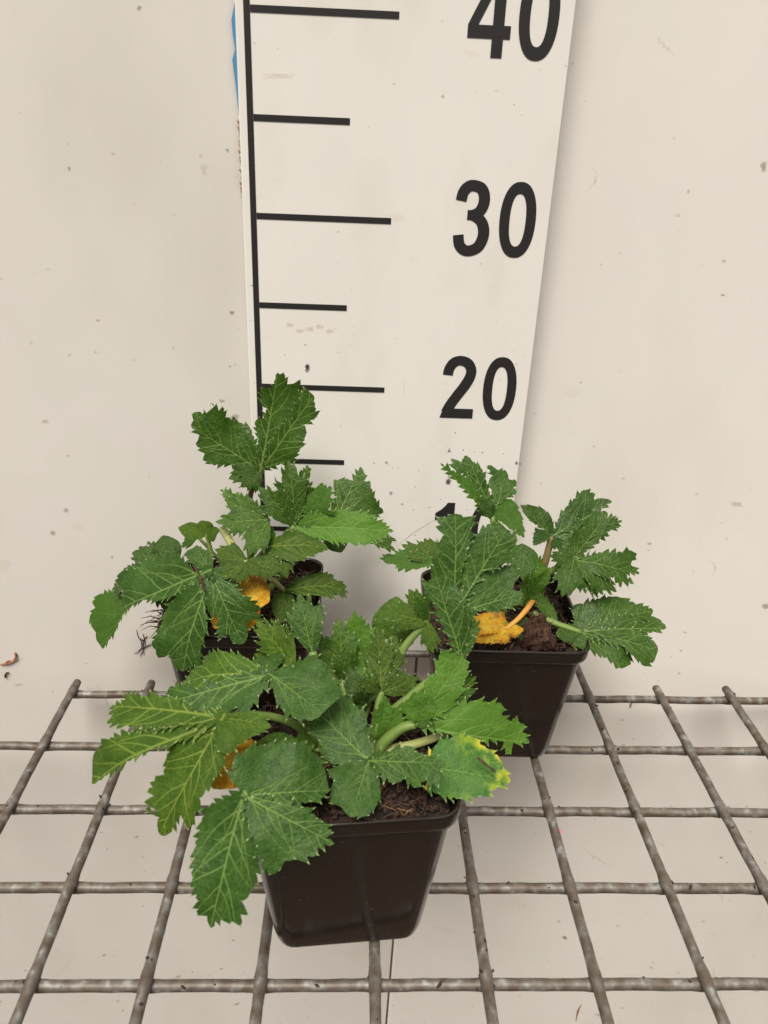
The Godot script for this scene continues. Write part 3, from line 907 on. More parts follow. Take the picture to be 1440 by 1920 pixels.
func left_leaves() -> Array:
	return [
		# tallest leaf, facing the camera in front of the board
		{h = [488, 882, 1.0], m = "a", n = [0.0, 0.35, 0.95], r = 1.9, sm = "stem_red", s = [[478, 1090, 1.5], [466, 1010, 1.2], [468, 935, 0.8]], l = [
			[358, 797, 0.8, 0.44, 0.02, 0.1, "", "a", [485, 844, 473, 815, 469, 802, 448, 792, 423, 782, 418, 762, 411, 770, 396, 755, 392, 780, 371, 772, 358, 776, 363, 788, 358, 797, 374, 815, 367, 832, 384, 850, 380, 861, 397, 870, 434, 871, 440, 884, 484, 878]], [521, 698, 0.2, 0.27, -0.02, 0.12, "", "a", [488, 871, 484, 823, 477, 792, 494, 785, 500, 767, 490, 759, 490, 727, 505, 727, 513, 738, 519, 711, 521, 698, 525, 707, 532, 698, 538, 721, 563, 712, 561, 742, 555, 765, 544, 790, 513, 821, 494, 863]], [588, 742, 0.6, 0.26, 0.0, 0.12, "", "a", [494, 867, 513, 823, 548, 784, 561, 746, 569, 727, 577, 732, 588, 742, 588, 752, 590, 763, 593, 782, 569, 796, 574, 805, 573, 819, 565, 840, 548, 867, 527, 869, 494, 882]],
			[428, 898, 1.6, 0.36, 0.05, 0.3], [452, 914, 1.9, 0.45, 0.05, 0.2]]},
		# crown leaf with upright lobes seen from below and a pale lobe to the right
		{h = [552, 985, 3.2], m = "v", n = [0.0, 0.5, 0.85], r = 2.4, l = [
			[540, 862, 2.2, 0.22, 0.03, 0.45, "", "a"], [577, 872, 2.0, 0.16, 0.03, 0.5, "", "a"], [484, 912, 3.0, 0.25, 0.06, 0.5, "", "a"],
			[622, 912, 2.8, 0.34, 0.02, 0.2], [738, 996, 3.8, 0.17, 0.06, 0.35, "n", "u"]]},
		# blue-green leaf behind on the right
		{h = [622, 992, 0.6], m = "b", n = [0.1, 0.6, 0.8], l = [
			[676, 875, -1.2, 0.36, 0.03, 0.12, "", "b", [625, 992, 620, 954, 631, 933, 625, 912, 637, 898, 654, 899, 668, 904, 676, 875, 682, 885, 683, 902, 695, 915, 702, 933, 712, 950, 720, 960, 689, 975, 639, 983]], [743, 1033, 1.0, 0.15, 0.04, 0.15, "", "b", [624, 990, 668, 1000, 710, 998, 735, 1008, 743, 1015, 733, 1023, 743, 1033, 722, 1029, 700, 1021, 679, 1015, 664, 1015, 626, 998]], [640, 1036, 1.8, 0.45, 0.05, 0.15, "o"]]},
		# low leaf right of the crown
		{h = [503, 1027, 4.0], m = "b", n = [0.1, 0.85, 0.5], l = [
			[608, 1012, 3.4, 0.24, 0.08, 0.3], [614, 1030, 4.4, 0.30, 0.12, 0.2, "o"], [540, 1084, 5.6, 0.42, 0.12, 0.2]]},
		# leaf at mid height, lobes pointing left and down
		{h = [503, 975, 3.4], m = "a", n = [0, 0.6, 0.8], l = [
			[404, 979, 3.6, 0.24, 0.05, 0.25], [420, 936, 2.6, 0.22, 0.05, 0.25], [464, 1044, 5.0, 0.30, 0.10, 0.2], [414, 918, 1.8, 0.13, 0.03, 0.3]]},
		# small three-lobed leaf on a pale stalk
		{h = [387, 1003, 3.0], m = "d", n = [0, 0.8, 0.5], r = 1.3, s = [[398, 1045, 3.2], [392, 1020, 3.1]], l = [
			[334, 989, 2.8, 0.34, 0.04, 0.1, "o"], [412, 995, 3.2, 0.55, 0.04, 0.1, "o"], [376, 976, 2.4, 0.6, 0.04, 0.1, "o"]]},
		# small leaf in front of the crown
		{h = [463, 1055, 6.0], m = "b", n = [0, 0.75, 0.65], r = 2.1, sm = "stem_pale", s = [[418, 991, 3.0], [432, 1016, 3.8], [451, 1046, 5.2]], l = [
			[402, 1030, 5.6, 0.36, 0.06, 0.15], [409, 1086, 6.8, 0.26, 0.06, 0.2], [443, 1094, 7.0, 0.36, 0.06, 0.2], [488, 1080, 6.8, 0.32, 0.06, 0.2], [530, 1070, 6.2, 0.34, 0.06, 0.15]]},
		# big leaf drooping over the front left of the rim
		{h = [394, 1071, 6.6], m = "c", n = [-0.1, 0.7, 0.72], r = 2.0, w = 0.3, l = [
			[230, 1141, 5.2, 0.30, 0.04, 0.1, "", "c", [366, 1074, 342, 1041, 309, 1043, 286, 1050, 260, 1067, 241, 1072, 227, 1095, 246, 1109, 230, 1141, 241, 1139, 274, 1121, 302, 1127, 331, 1116, 366, 1093]], [368, 1021, 4.8, 0.55, 0.04, 0.1, "", "c", [372, 1066, 342, 1038, 349, 1029, 359, 1027, 368, 1021, 382, 1031, 397, 1038, 399, 1060]],
			[341, 1260, 8.2, 0.34, 0.03, 0.08, "", "c", [364, 1095, 326, 1126, 309, 1149, 305, 1173, 290, 1206, 297, 1215, 299, 1232, 312, 1230, 326, 1218, 325, 1244, 341, 1260, 354, 1251, 356, 1254, 364, 1244, 375, 1251, 377, 1220, 387, 1192, 394, 1173, 387, 1145, 390, 1121, 382, 1093]], [456, 1208, 8.2, 0.36, 0.04, 0.08, "", "c", [387, 1121, 392, 1145, 412, 1159, 410, 1200, 430, 1190, 439, 1206, 456, 1208, 464, 1194, 460, 1166, 495, 1167, 477, 1149, 489, 1139, 458, 1116, 430, 1093, 406, 1079]], [450, 1100, 6.6, 0.42, 0.06, 0.15]]},
		# leaf behind it, one lobe hanging and showing its underside
		{h = [316, 1060, 3.0], m = "b", n = [-0.2, 0.85, 0.5], l = [
			[304, 1004, 1.6, 0.50, 0.04, 0.15, "o"], [248, 1036, 1.8, 0.34, 0.05, 0.2], [207, 1106, 2.6, 0.26, 0.06, 0.2],
			[192, 1217, 3.8, 0.27, 0.08, 0.1, "", "v", [268, 1118, 215, 1110, 190, 1116, 182, 1131, 188, 1141, 178, 1158, 180, 1176, 186, 1186, 184, 1200, 192, 1217, 206, 1200, 222, 1186, 232, 1170, 241, 1152, 262, 1138, 284, 1128]], [310, 1146, 4.8, 0.34, 0.06, 0.2]]},
		# orange leaf lying on the soil
		{h = [446, 1096, 5.6], m = "y", n = [0, 0.7, 0.7], sm = "stem_orange", r = 1.4, label = "fallen orange leaf lying on the soil", l = [
			[505, 1128, 6.0, 0.55, 0.05, 0.1, "o"], [466, 1184, 6.8, 0.40, 0.04, 0.1, "o"], [402, 1178, 6.9, 0.32, 0.04, 0.1, "o"]]},
		# dark leaf at the back right rim
		{h = [533, 1107, 4.2], m = "b", n = [0.1, 0.8, 0.5], r = 1.7, sm = "stem_pale", s = [[470, 1062, 4.4], [500, 1080, 4.5]], l = [
			[654, 1112, 3.6, 0.22, 0.16, 0.5], [528, 1168, 5.4, 0.36, 0.06, 0.3, "o"]]},
		# young shoots in the crown
		{h = [500, 1030, 3.2], m = "u", n = [0.2, 0.4, 0.9], r = 2.4, l = [
			[508, 985, 3.0, 0.24, 0.02, 0.6, "n"], [484, 1004, 3.4, 0.28, 0.02, 0.6, "n"], [522, 1008, 3.6, 0.24, 0.02, 0.6, "n"]]},
		{h = [372, 1008, 1.2], m = "v", n = [0, 0.7, 0.5], r = 1.2, l = [[338, 1026, 1.2, 0.3, 0.05, 0.2]]},
	]

func right_leaves() -> Array:
	return [
		# upper left leaf, folded lobes
		{h = [924, 968, 3.2], m = "c", n = [0.1, 0.45, 0.85], r = 2.3, l = [
			[826, 868, 2.9, 0.20, 0.0, 0.05, "", "v", [921, 952, 900, 930, 883, 900, 865, 890, 846, 882, 826, 868, 858, 898, 887, 936, 908, 963, 915, 969]], [875, 854, 2.2, 0.26, 0.02, 0.1, "", "c", [915, 940, 887, 909, 877, 892, 850, 880, 846, 859, 858, 863, 865, 867, 869, 859, 875, 854, 885, 865, 900, 877, 908, 898, 915, 919, 923, 940]], [950, 883, 1.6, 0.34, 0.02, 0.1, "", "c", [923, 940, 921, 919, 917, 900, 924, 892, 912, 875, 921, 873, 933, 882, 950, 883, 954, 898, 965, 898, 969, 905, 962, 915, 967, 925, 950, 934, 931, 944]],
			[983, 1009, 4.6, 0.34, 0.05, 0.1, "o", "v", [926, 950, 935, 930, 956, 932, 967, 942, 977, 963, 981, 986, 983, 1009, 967, 1000, 950, 982, 933, 966]], [903, 936, 3.4, 0.4, 0.02, 0.3]]},
		# leaf on the dark stalk to the right
		{h = [1034, 1006, 3.0], m = "c", n = [0, 0.6, 0.75], r = 2.6, sm = "stem_red", s = [[1000, 1135, 4.0], [1014, 1080, 3.6], [1026, 1040, 3.2]], l = [
			[975, 947, 2.4, 0.34, 0.04, 0.12, "o", "b", [1038, 990, 1031, 969, 1018, 954, 1000, 949, 975, 947, 985, 969, 998, 981, 1023, 988, 1035, 1000]], [1000, 1023, 3.8, 0.46, 0.04, 0.12, "o", "c", [1033, 996, 998, 985, 1000, 998, 1000, 1023, 1014, 1019, 1032, 1010]], [1147, 940, 2.0, 0.28, 0.03, 0.1, "", "c", [1041, 990, 1048, 971, 1064, 948, 1077, 935, 1093, 920, 1116, 927, 1114, 938, 1131, 935, 1147, 940, 1125, 954, 1104, 965, 1095, 979, 1077, 985, 1052, 994]],
			[1168, 976, 2.2, 0.15, 0.05, 0.3], [1056, 1030, 3.6, 0.4, 0.04, 0.2]]},
		# leaf with long lobes reaching right
		{h = [1074, 1050, 4.4], m = "a", n = [0.05, 0.65, 0.75], r = 2.2, l = [
			[1139, 960, 3.2, 0.25, 0.03, 0.12, "", "a", [1064, 1044, 1054, 1025, 1070, 1006, 1093, 990, 1102, 969, 1114, 956, 1139, 960, 1139, 983, 1125, 1008, 1102, 1031, 1083, 1046]], [1200, 1076, 4.8, 0.25, 0.04, 0.08, "", "a", [1083, 1048, 1127, 1037, 1164, 1037, 1183, 1033, 1195, 1049, 1175, 1059, 1187, 1062, 1200, 1076, 1170, 1073, 1190, 1095, 1168, 1090, 1166, 1102, 1150, 1083, 1120, 1081, 1093, 1067, 1077, 1058]], [1158, 1110, 5.2, 0.22, 0.10, 0.2],
			[1122, 1122, 5.6, 0.20, 0.08, 0.25], [1052, 1120, 6.0, 0.34, 0.12, 0.15], [1030, 1042, 4.2, 0.4, 0.08, 0.2]]},
		# broad leaf over the right rim
		{h = [1089, 1185, 6.2], m = "a", n = [0.05, 0.8, 0.6], r = 1.9, s = [[1000, 1150, 5.0], [1040, 1168, 5.8]], w = 0.3, l = [
			[1225, 1144, 5.2, 0.30, 0.03, 0.08, "", "a", [1083, 1177, 1075, 1150, 1077, 1133, 1093, 1133, 1122, 1125, 1147, 1119, 1164, 1121, 1191, 1135, 1225, 1144, 1219, 1156, 1189, 1169, 1137, 1181, 1097, 1187]], [1250, 1177, 6.2, 0.22, 0.03, 0.08, "", "a", [1097, 1183, 1147, 1165, 1218, 1153, 1233, 1158, 1243, 1167, 1250, 1177, 1225, 1185, 1187, 1192, 1143, 1198, 1097, 1190]], [1235, 1219, 7.3, 0.26, 0.03, 0.08, "", "a", [1102, 1188, 1187, 1188, 1210, 1192, 1229, 1206, 1235, 1219, 1229, 1237, 1208, 1250, 1185, 1233, 1168, 1214, 1100, 1194]],
			[1166, 1254, 8.0, 0.30, 0.03, 0.08, "", "a", [1100, 1189, 1147, 1206, 1177, 1215, 1185, 1229, 1189, 1252, 1166, 1254, 1137, 1235, 1106, 1221, 1068, 1206, 1085, 1190]], [1042, 1190, 6.4, 0.42, 0.04, 0.1, "o"]]},
		# inner shoot, pale sheath
		{h = [984, 1132, 4.2], m = "u", n = [0.3, 0.2, 0.9], r = 2.6, l = [
			[1004, 1034, 4.0, 0.26, 0.03, 0.5, "n"], [1030, 1062, 4.4, 0.16, 0.03, 0.4, "n"]]},
		# light leaf hanging left of it
		{h = [980, 1022, 4.8], m = "c", n = [-0.1, 0.6, 0.8], r = 1.8, l = [
			[980, 1090, 6.2, 0.36, 0.08, 0.15], [950, 1058, 5.6, 0.34, 0.06, 0.15], [1002, 1064, 5.6, 0.34, 0.06, 0.2]]},
		# leaf pointing left towards the other pot
		{h = [822, 1054, 3.6], m = "b", n = [0, 0.7, 0.6], r = 2.0, l = [
			[712, 1048, 3.4, 0.17, 0.05, 0.35, "", "v"], [752, 1020, 2.8, 0.26, 0.04, 0.25], [795, 1008, 2.4, 0.34, 0.04, 0.2], [836, 1010, 2.6, 0.34, 0.04, 0.2]]},
		# small thin leaf by the clump of roots
		{h = [1042, 1170, 5.6], m = "a", n = [0.5, 0.5, 0.7], r = 1.2, l = [[1012, 1110, 5.0, 0.22, -0.08, 0.3, "n"]]},
		# yellow leaf on the soil by the rim
		{h = [946, 1181, 6.6], m = "y", n = [0, 0.75, 0.65], r = 1.4, sm = "stem_orange", s = [[1000, 1124, 4.0], [988, 1142, 5.2], [970, 1162, 6.2]], label = "yellow leaf with a browned lower edge", l = [
			[882, 1164, 6.8, 0.46, 0.04, 0.1, "o", "y", [948, 1174, 950, 1160, 944, 1149, 925, 1148, 905, 1150, 882, 1164, 884, 1180, 890, 1190, 940, 1186]], [892, 1205, 7.4, 0.34, 0.04, 0.1, "o", "y", [940, 1184, 900, 1186, 884, 1192, 892, 1205, 930, 1207, 955, 1204, 952, 1190]], [982, 1180, 6.8, 0.45, 0.04, 0.2, "o", "y", [952, 1178, 966, 1172, 982, 1180, 966, 1197, 950, 1192]]]},
		# small round dark leaf at soil level
		{h = [968, 1196, 6.4], m = "b", n = [0, 0.6, 0.8], r = 1.2, l = [[992, 1160, 5.6, 0.5, 0.03, 0.1, "o"]]},
	]

func front_leaves() -> Array:
	return [
		# big leaf to the left, long lobes
		{h = [420, 1346, 17.6], m = "a", n = [-0.15, 0.85, 0.5], w = 0.3, r = 1.7, s = [[600, 1402, 15.0], [548, 1356, 15.6], [480, 1340, 16.6]], l = [
			[302, 1565, 19.6, 0.29, 0.04, 0.08, "", "a", [385, 1370, 330, 1395, 315, 1420, 310, 1452, 282, 1484, 295, 1490, 280, 1522, 310, 1512, 300, 1545, 302, 1565, 320, 1562, 345, 1525, 357, 1554, 375, 1522, 385, 1495, 405, 1460, 422, 1420, 420, 1380]], [509, 1362, 18.4, 0.48, 0.04, 0.08, "", "a", [412, 1340, 430, 1338, 460, 1335, 490, 1340, 509, 1362, 472, 1385, 447, 1397, 420, 1424, 405, 1425, 404, 1370]], [169, 1470, 17.6, 0.13, 0.06, 0.1, "", "a", [385, 1350, 320, 1370, 260, 1380, 222, 1390, 190, 1407, 174, 1417, 171, 1435, 169, 1470, 187, 1450, 202, 1437, 252, 1422, 300, 1407, 340, 1395, 385, 1374]],
			[207, 1326, 15.4, 0.20, 0.05, 0.1, "", "a", [370, 1336, 310, 1312, 277, 1314, 235, 1305, 245, 1319, 207, 1326, 220, 1342, 207, 1359, 247, 1366, 290, 1369, 345, 1362]]]},
		# leaf above it
		{h = [508, 1267, 15.6], m = "c", n = [-0.05, 0.85, 0.55], r = 2.2, w = 0.3, l = [
			[295, 1327, 15.8, 0.26, 0.05, 0.1, "", "c", [500, 1258, 472, 1260, 410, 1283, 375, 1295, 322, 1290, 315, 1312, 295, 1327, 350, 1330, 410, 1340, 447, 1330, 470, 1334, 487, 1307, 504, 1277]], [336, 1282, 14.2, 0.22, 0.07, 0.2, "", "d"], [468, 1244, 14.4, 0.6, 0.06, 0.1, "o"],
			[605, 1338, 17.4, 0.42, 0.04, 0.08, "o", "c", [515, 1260, 550, 1250, 580, 1230, 610, 1245, 625, 1270, 640, 1295, 635, 1310, 605, 1338, 585, 1352, 555, 1350, 532, 1332, 517, 1307, 510, 1276]]]},
		# upright leaf behind it
		{h = [586, 1222, 14.2], m = "c", n = [0, 0.45, 0.9], r = 2.2, l = [
			[560, 1112, 13.0, 0.28, 0.03, 0.2]]},
		{h = [552, 1252, 14.6], m = "d", n = [0, 0.5, 0.85], r = 2.0, l = [
			[480, 1162, 13.4, 0.22, 0.03, 0.25], [508, 1160, 13.2, 0.20, 0.02, 0.25], [476, 1226, 13.8, 0.3, 0.05, 0.2]]},
		# dark folded leaves in the middle
		{h = [640, 1276, 13.6], m = "a", n = [0, 0.5, 0.85], r = 2.0, l = [
			[636, 1158, 12.4, 0.22, 0.03, 0.3], [600, 1186, 12.6, 0.22, 0.03, 0.3], [650, 1216, 13.6, 0.28, 0.05, 0.3]]},
		{h = [690, 1278, 13.4], m = "u", n = [-0.3, 0.3, 0.9], r = 2.0, l = [
			[664, 1144, 12.2, 0.20, -0.04, 0.35, "n"]]},
		{h = [686, 1318, 14.6], m = "b", n = [0, 0.6, 0.8], r = 1.6, l = [
			[654, 1250, 13.8, 0.3, 0.05, 0.3], [668, 1296, 15.2, 0.3, 0.05, 0.3], [706, 1270, 14.4, 0.28, 0.05, 0.3], [640, 1310, 15.0, 0.3, 0.05, 0.3]]},
		# blue-green upright leaf on a pale sheath
		{h = [714, 1296, 14.4], m = "b", n = [0.15, 0.45, 0.85], r = 2.4, s = [[704, 1408, 15.4], [704, 1370, 15.2], [710, 1330, 14.8]], l = [
			[706, 1176, 13.0, 0.22, 0.03, 0.3], [742, 1190, 12.8, 0.22, 0.03, 0.3], [788, 1270, 14.0, 0.28, 0.05, 0.2], [672, 1276, 15.0, 0.2, 0.05, 0.3]]},
		{h = [708, 1404, 15.4], m = "u", n = [0.2, 0.3, 0.9], r = 2.6, l = [[722, 1304, 14.8, 0.18, 0.02, 0.4, "n"], [752, 1318, 15.0, 0.2, 0.05, 0.3, "n"]]},
		# front leaf, hub in the middle of the pot
		{h = [692, 1427, 17.7], m = "c", n = [0, 0.8, 0.6], r = 2.4, w = 0.3, l = [
			[575, 1318, 15.4, 0.34, 0.04, 0.1, "o", "c", [697, 1420, 700, 1407, 692, 1382, 687, 1352, 665, 1325, 640, 1302, 575, 1318, 580, 1360, 600, 1392, 620, 1430, 652, 1437, 683, 1430]], [656, 1532, 19.8, 0.34, 0.04, 0.08, "", "c", [675, 1427, 611, 1444, 626, 1466, 619, 1506, 641, 1515, 656, 1532, 690, 1530, 705, 1511, 714, 1489, 712, 1470, 705, 1432]], [836, 1432, 18.8, 0.20, 0.04, 0.1, "", "c", [701, 1421, 735, 1410, 772, 1399, 780, 1410, 799, 1417, 836, 1432, 810, 1444, 827, 1455, 823, 1476, 802, 1462, 780, 1477, 761, 1459, 739, 1470, 705, 1440]]]},
		# lowest leaf hanging over the front left of the rim
		{h = [457, 1490, 20.2], m = "c", n = [-0.05, 0.75, 0.66], r = 2.0, w = 0.3, s = [[600, 1440, 16.5], [540, 1448, 18.2]], l = [
			[395, 1741, 22.4, 0.29, 0.03, 0.07, "", "c", [449, 1483, 393, 1510, 376, 1541, 367, 1586, 367, 1638, 376, 1683, 372, 1715, 390, 1715, 395, 1741, 419, 1708, 433, 1728, 438, 1723, 454, 1732, 456, 1687, 473, 1669, 489, 1614, 483, 1579, 468, 1551, 464, 1499]], [627, 1583, 21.4, 0.30, 0.04, 0.08, "", "c", [473, 1494, 525, 1506, 567, 1513, 594, 1534, 605, 1541, 624, 1562, 612, 1572, 627, 1583, 586, 1583, 596, 1602, 553, 1610, 535, 1614, 525, 1631, 506, 1640, 492, 1614, 483, 1586, 468, 1548, 460, 1499]],
			[619, 1482, 19.4, 0.46, 0.04, 0.08, "o", "c", [453, 1480, 435, 1465, 438, 1430, 462, 1406, 497, 1395, 549, 1395, 598, 1416, 612, 1447, 619, 1482, 581, 1503, 542, 1506, 497, 1501, 466, 1493]]]},
		# oval leaf turning yellow at its margin
		{h = [812, 1440, 17.8], m = "m", n = [0.05, 0.85, 0.55], r = 1.6, s = [[716, 1446, 16.0], [770, 1450, 17.0]], label = "oval leaf yellow along its margin", w = 0.2, l = [
			[957, 1464, 18.1, 0.42, 0.03, 0.08, "o", "m", [812, 1433, 803, 1419, 817, 1398, 852, 1382, 886, 1382, 914, 1405, 934, 1421, 943, 1442, 957, 1464, 932, 1476, 898, 1495, 863, 1497, 822, 1488, 796, 1479, 804, 1456, 811, 1444]]]},
		# pale stalk that runs right behind the bright leaf
		{h = [846, 1364, 14.8], m = "b", n = [0.1, 0.5, 0.85], r = 2.0, sm = "stem_pale", s = [[706, 1418, 15.8], [735, 1405, 15.6], [775, 1396, 15.4], [818, 1382, 15.0]], l = [[886, 1346, 14.2, 0.3, 0.04, 0.2], [872, 1388, 14.8, 0.3, 0.04, 0.2]]},
		# bright leaf with cupped lobes on the right
		{h = [778, 1358, 15.6], m = "u", n = [0.1, 0.5, 0.85], r = 2.8, s = [[702, 1420, 15.8], [722, 1390, 15.7], [752, 1366, 15.6]], l = [
			[868, 1232, 14.4, 0.32, 0.02, 0.12, "o", "u", [776, 1352, 751, 1330, 765, 1309, 795, 1293, 817, 1259, 827, 1222, 868, 1232, 879, 1242, 870, 1275, 863, 1300, 840, 1330, 790, 1352]], [892, 1268, 14.2, 0.26, 0.04, 0.3, "", "c"], [995, 1394, 15.4, 0.20, 0.05, 0.1, "", "u", [790, 1346, 840, 1327, 886, 1311, 909, 1314, 932, 1316, 934, 1339, 955, 1353, 969, 1344, 973, 1355, 989, 1364, 980, 1373, 995, 1394, 964, 1380, 957, 1412, 948, 1412, 946, 1376, 898, 1366, 840, 1362, 785, 1362]], [806, 1300, 15.4, 0.3, 0.02, 0.3, "n"]]},
		# tall leaf behind, leaning over the pot behind it
		{h = [852, 1148, 12.4], m = "c", n = [0, 0.55, 0.8], r = 1.7, s = [[790, 1310, 12.6], [848, 1235, 12.0]], w = 0.25, l = [
			[854, 963, 11.0, 0.24, 0.02, 0.08, "", "c", [830, 1125, 808, 1075, 821, 1034, 831, 1002, 819, 969, 837, 977, 842, 965, 854, 963, 865, 965, 869, 975, 892, 967, 883, 990, 875, 1027, 864, 1069, 857, 1130]], [950, 992, 11.0, 0.30, 0.02, 0.08, "", "c", [854, 1125, 862, 1069, 879, 1027, 898, 998, 919, 982, 935, 977, 950, 992, 969, 1013, 958, 1032, 946, 1057, 908, 1069, 883, 1092, 862, 1134]], [981, 1113, 12.0, 0.32, 0.03, 0.08, "", "c", [856, 1130, 887, 1082, 929, 1067, 956, 1059, 973, 1080, 962, 1105, 981, 1113, 971, 1132, 948, 1140, 908, 1143, 860, 1152]]]},
		# lobe standing before it
		{h = [866, 1238, 14.0], m = "c", n = [-0.1, 0.45, 0.9], r = 2.0, l = [
			[817, 1078, 12.8, 0.25, 0.02, 0.1, "", "c", [860, 1227, 840, 1190, 813, 1130, 795, 1103, 792, 1085, 803, 1092, 817, 1078, 836, 1082, 854, 1094, 863, 1126, 877, 1149, 879, 1176, 875, 1208, 871, 1229]], [880, 1130, 13.0, 0.2, 0.03, 0.3]]},
		{h = [802, 1166, 12.8], m = "a", n = [-0.1, 0.6, 0.75], r = 1.8, s = [[730, 1290, 13.8], [757, 1216, 13.2]], l = [
			[722, 1146, 12.8, 0.30, 0.06, 0.2], [766, 1104, 12.0, 0.34, 0.04, 0.2], [812, 1226, 13.8, 0.3, 0.06, 0.25], [776, 1114, 12.9, 0.14, 0.03, 0.4, "n", "v"]]},
		# small round leaf seen between the stalks
		{h = [737, 1194, 11.6], m = "d", n = [0, 0.5, 0.85], r = 1.4, l = [
			[704, 1148, 10.8, 0.5, 0.03, 0.15, "o"], [744, 1118, 10.4, 0.42, 0.03, 0.15, "o"], [790, 1150, 10.9, 0.45, 0.03, 0.15, "o"], [776, 1204, 12.0, 0.5, 0.03, 0.15, "o"]]},
		# orange leaf under the big left one
		{h = [478, 1396, 16.0], m = "y", n = [0, 0.8, 0.55], r = 1.5, sm = "stem_orange", label = "orange leaf under the green ones", l = [
			[398, 1478, 17.6, 0.4, 0.04, 0.1, "o"], [440, 1402, 16.0, 0.4, 0.04, 0.1, "o"]]},
		# low green leaf in the shade of the crown
		{h = [560, 1400, 16.4], m = "d", n = [0, 0.85, 0.5], r = 1.4, l = [
			[480, 1396, 16.4, 0.34, 0.05, 0.15, "o"], [596, 1372, 15.6, 0.4, 0.05, 0.15, "o"]]},
		# dry brown leaf on the soil
		{h = [706, 1470, 17.0], m = "dry", n = [0.1, 0.6, 0.8], r = 1.0, sm = "dry", label = "shrivelled brown leaf", l = [
			[752, 1490, 17.4, 0.5, 0.12, 0.4, "o"]]},
	]

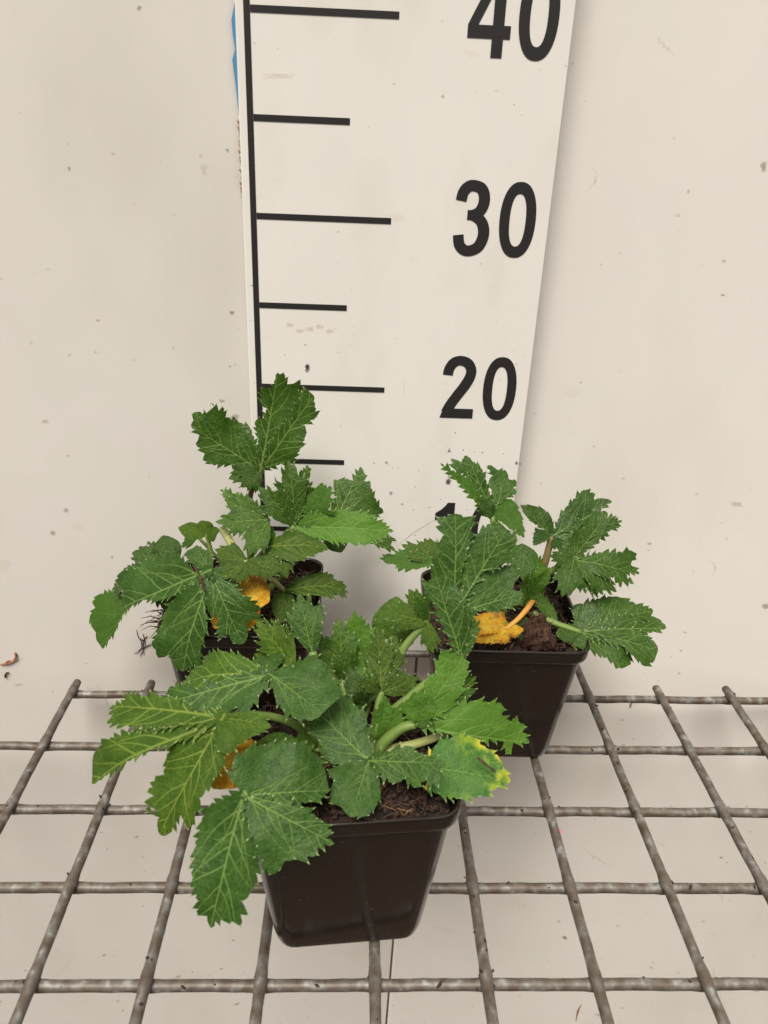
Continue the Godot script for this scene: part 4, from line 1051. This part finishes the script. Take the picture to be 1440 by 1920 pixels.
func build_debris() -> void:
	rng.seed = 900
	# stray bits on the wall sheets: (pixel) twig lines lying on the sheet
	var on_wall := func(x: float, y: float, lift: float) -> Vector3:
		var d := cam_basis * Vector3((x - 720.0) / F_PX, -(y - 960.0) / F_PX, -1.0)
		var side := -1.0 if x < 735.0 else 1.0
		var nrm := Vector3(-side * 0.287, 0, 1).normalized()
		var c := Vector3(0.04, 0, -0.092)
		var t: float = (c - cam_pos).dot(nrm) / d.dot(nrm)
		return cam_pos + d * t + nrm * lift
	var bits := [
		["root_tuft", "tuft of brown roots stuck to the white sheet beside a pot", "roots", [[[268, 1188], [272, 1210], [262, 1230]], [[262, 1195], [266, 1212], [258, 1222]], [[276, 1192], [268, 1204], [270, 1228]], [[256, 1180], [260, 1196], [270, 1200]], [[262, 1218], [290, 1204], [298, 1200]]], 0.00035, "peat"],
		["dry_twig", "short brown twig stuck to the sheet near the shelf's cut corner", "twig", [[[0, 1245], [18, 1242], [34, 1234]], [[24, 1240], [30, 1230], [28, 1222]], [[10, 1243], [16, 1238], [22, 1240]]], 0.0007, "dry"],
		["bark_flake", "tiny bent bark flake on the sheet below the twig", "flake", [[[10, 1270], [11, 1262], [17, 1260]]], 0.0007, "peat"],
		["dry_twig", "thin brown fibre on the sheet below the front wires", "twig", [[[1080, 1910], [1084, 1892], [1090, 1880]]], 0.0013, "dry"],
		["bark_flake", "reddish bark flake on the sheet just behind the back wire", "flake", [[[1182, 1324], [1184, 1316], [1188, 1312]]], 0.0008, "dry"],
	]
	for b in bits:
		var st := begin()
		for line in b[3]:
			var c := []
			for q in line: c.append(on_wall.call(q[0], q[1], b[4]))
			var path := smooth_path(c, 7)
			var r := PackedFloat32Array()
			for i in 7: r.append(b[4] * rng.randf_range(0.6, 1.3) * (0.6 if i in [0, 6] else 1.0))
			tube(st, path, r, 6, 0.8)
		var o := obj(b[0], done(st), M[b[5]])
		tag(o, b[1], b[2])
	# roots hanging over the rim of the left pot
	var st := begin()
	var p0 := at(292, 1170, 5.6)
	for k in 60:
		var a := p0 + Vector3(rng.randf_range(0.0, 0.016), rng.randf_range(-0.001, 0.004), rng.randf_range(-0.012, 0.004))
		var e := a + Vector3(rng.randf_range(-0.011, -0.001), rng.randf_range(-0.006, 0.002), rng.randf_range(-0.004, 0.006))
		tube(st, PackedVector3Array([a, a.lerp(e, 0.5) + Vector3(0, rng.randf_range(0.0, 0.003), 0), e]), PackedFloat32Array([0.0004, rng.randf_range(0.00015, 0.0004), 0.0001]), 5)
	var rt := obj("root_clump", done(st), M.peat_red)
	tag(rt, "clump of dark roots spilling over a pot rim", "roots")
	# reddish lump of matted roots in the right pot: an uneven core with fibres standing off it
	st = begin()
	st.set_smooth_group(0)
	var cn := FastNoiseLite.new(); cn.seed = 5; cn.frequency = 160.0; cn.fractal_octaves = 3
	var core := func(u: int, v: int) -> Vector3:
		var th := TAU * u / 22.0; var ph := PI * v / 14.0
		var d := Vector3(cos(th) * sin(ph), cos(ph), sin(th) * sin(ph))
		var r := 1.0 + cn.get_noise_3dv(d * 0.012) * 0.7
		return at(1006, 1190, 6.2) + Vector3(d.x * 0.0085 * (1.0 - d.y * 0.35), d.y * 0.0105, d.z * 0.008) * r
	for u in 22:
		for v in 14:
			quad(st, core.call(u, v), core.call(u, v + 1), core.call(u + 1, v + 1), core.call(u + 1, v))
	for k in 260:
		var c: Vector3 = core.call(rng.randi_range(0, 21), rng.randi_range(1, 12))
		var d := Vector3(rng.randf_range(-1, 1), rng.randf_range(-0.9, 0.7), rng.randf_range(-1, 1)).normalized() * rng.randf_range(0.001, 0.006)
		tube(st, PackedVector3Array([c - d * 0.6, c + Vector3(rng.randf_range(-1, 1), rng.randf_range(-1, 1), rng.randf_range(-1, 1)) * 0.0012, c + d]), PackedFloat32Array([0.0002, rng.randf_range(0.00012, 0.0004), 0.0001]), 4)
	rt = obj("root_clump", done(st), M.clump)
	tag(rt, "reddish brown lump of matted roots on the soil by the yellow leaf", "roots")
	# dry bits that fell on leaves
	for f in [["dry shred of brown stem lying across the big drooping leaf", [[362, 1060, 6.9], [374, 1078, 7.2], [379, 1096, 7.5], [386, 1112, 7.7]], 0.0006], ["dark sliver lying on the leaf with the yellow margin", [[894, 1420, 18.15], [912, 1434, 18.25], [930, 1448, 18.35]], 0.0006]]:
		st = begin()
		var c := []
		for q in f[1]: c.append(at(q[0], q[1], q[2]))
		var path := smooth_path(c, 8)
		var r := PackedFloat32Array()
		for i in 8: r.append(f[2] * (rng.randf_range(0.7, 1.3) if i in range(1, 7) else 0.4))
		tube(st, path, r, 6, 0.6)
		var o := obj("dry_stem_shred", done(st), M.clump)
		tag(o, f[0], "plant debris")
	# pink petal caught at a wire
	st = begin()
	st.set_smooth_group(0)
	var pc := at(1050, 1559, 10.7)
	for k in 8:
		var a0 := TAU * k / 8; var a1 := TAU * (k + 1) / 8
		st.add_vertex(pc + Vector3(0, 0.0006, 0))
		st.add_vertex(pc + Vector3(cos(a0) * 0.0013, sin(a0 * 2) * 0.0004, sin(a0) * 0.0020))
		st.add_vertex(pc + Vector3(cos(a1) * 0.0013, sin(a1 * 2) * 0.0004, sin(a1) * 0.0020))
	var pp := obj("flower_petal", done(st), std(lin(0.62, 0.18, 0.28), 0.6))
	tag(pp, "tiny pink petal resting on a wire", "petal")
	# crumbs of soil on the wires
	st = begin()
	for k in 260:
		var along := rng.randf() < 0.6
		var c: Vector3
		if along: c = Vector3(rng.randi_range(-4, 5) * 0.05 + rng.randf_range(-0.0026, 0.0026), 0.0040, rng.randf_range(0.0, 0.28))
		else: c = Vector3(rng.randf_range(-0.2, 0.3), -0.0004, rng.randi_range(0, 5) * 0.05 + rng.randf_range(-0.002, 0.002))
		if rng.randf() < 0.45: c = Vector3(roundf(c.x / 0.05) * 0.05 + rng.randf_range(-0.004, 0.004), rng.randf_range(-0.002, 0.003), roundf(c.z / 0.05) * 0.05 + rng.randf_range(-0.004, 0.004))
		var r := rng.randf_range(0.0003, 0.0009)
		var e := Vector3(rng.randf_range(-1, 1), rng.randf_range(-0.3, 0.3), rng.randf_range(-1, 1)) * r * 1.8
		tube(st, PackedVector3Array([c - e, c, c + e]), PackedFloat32Array([r * 0.4, r, r * 0.4]), 5)
	var cr := obj("soil_crumbs", done(st), M.peat)
	cr.set_meta("kind", "stuff")
	tag(cr, "dark crumbs of soil scattered along the shelf wires", "soil")
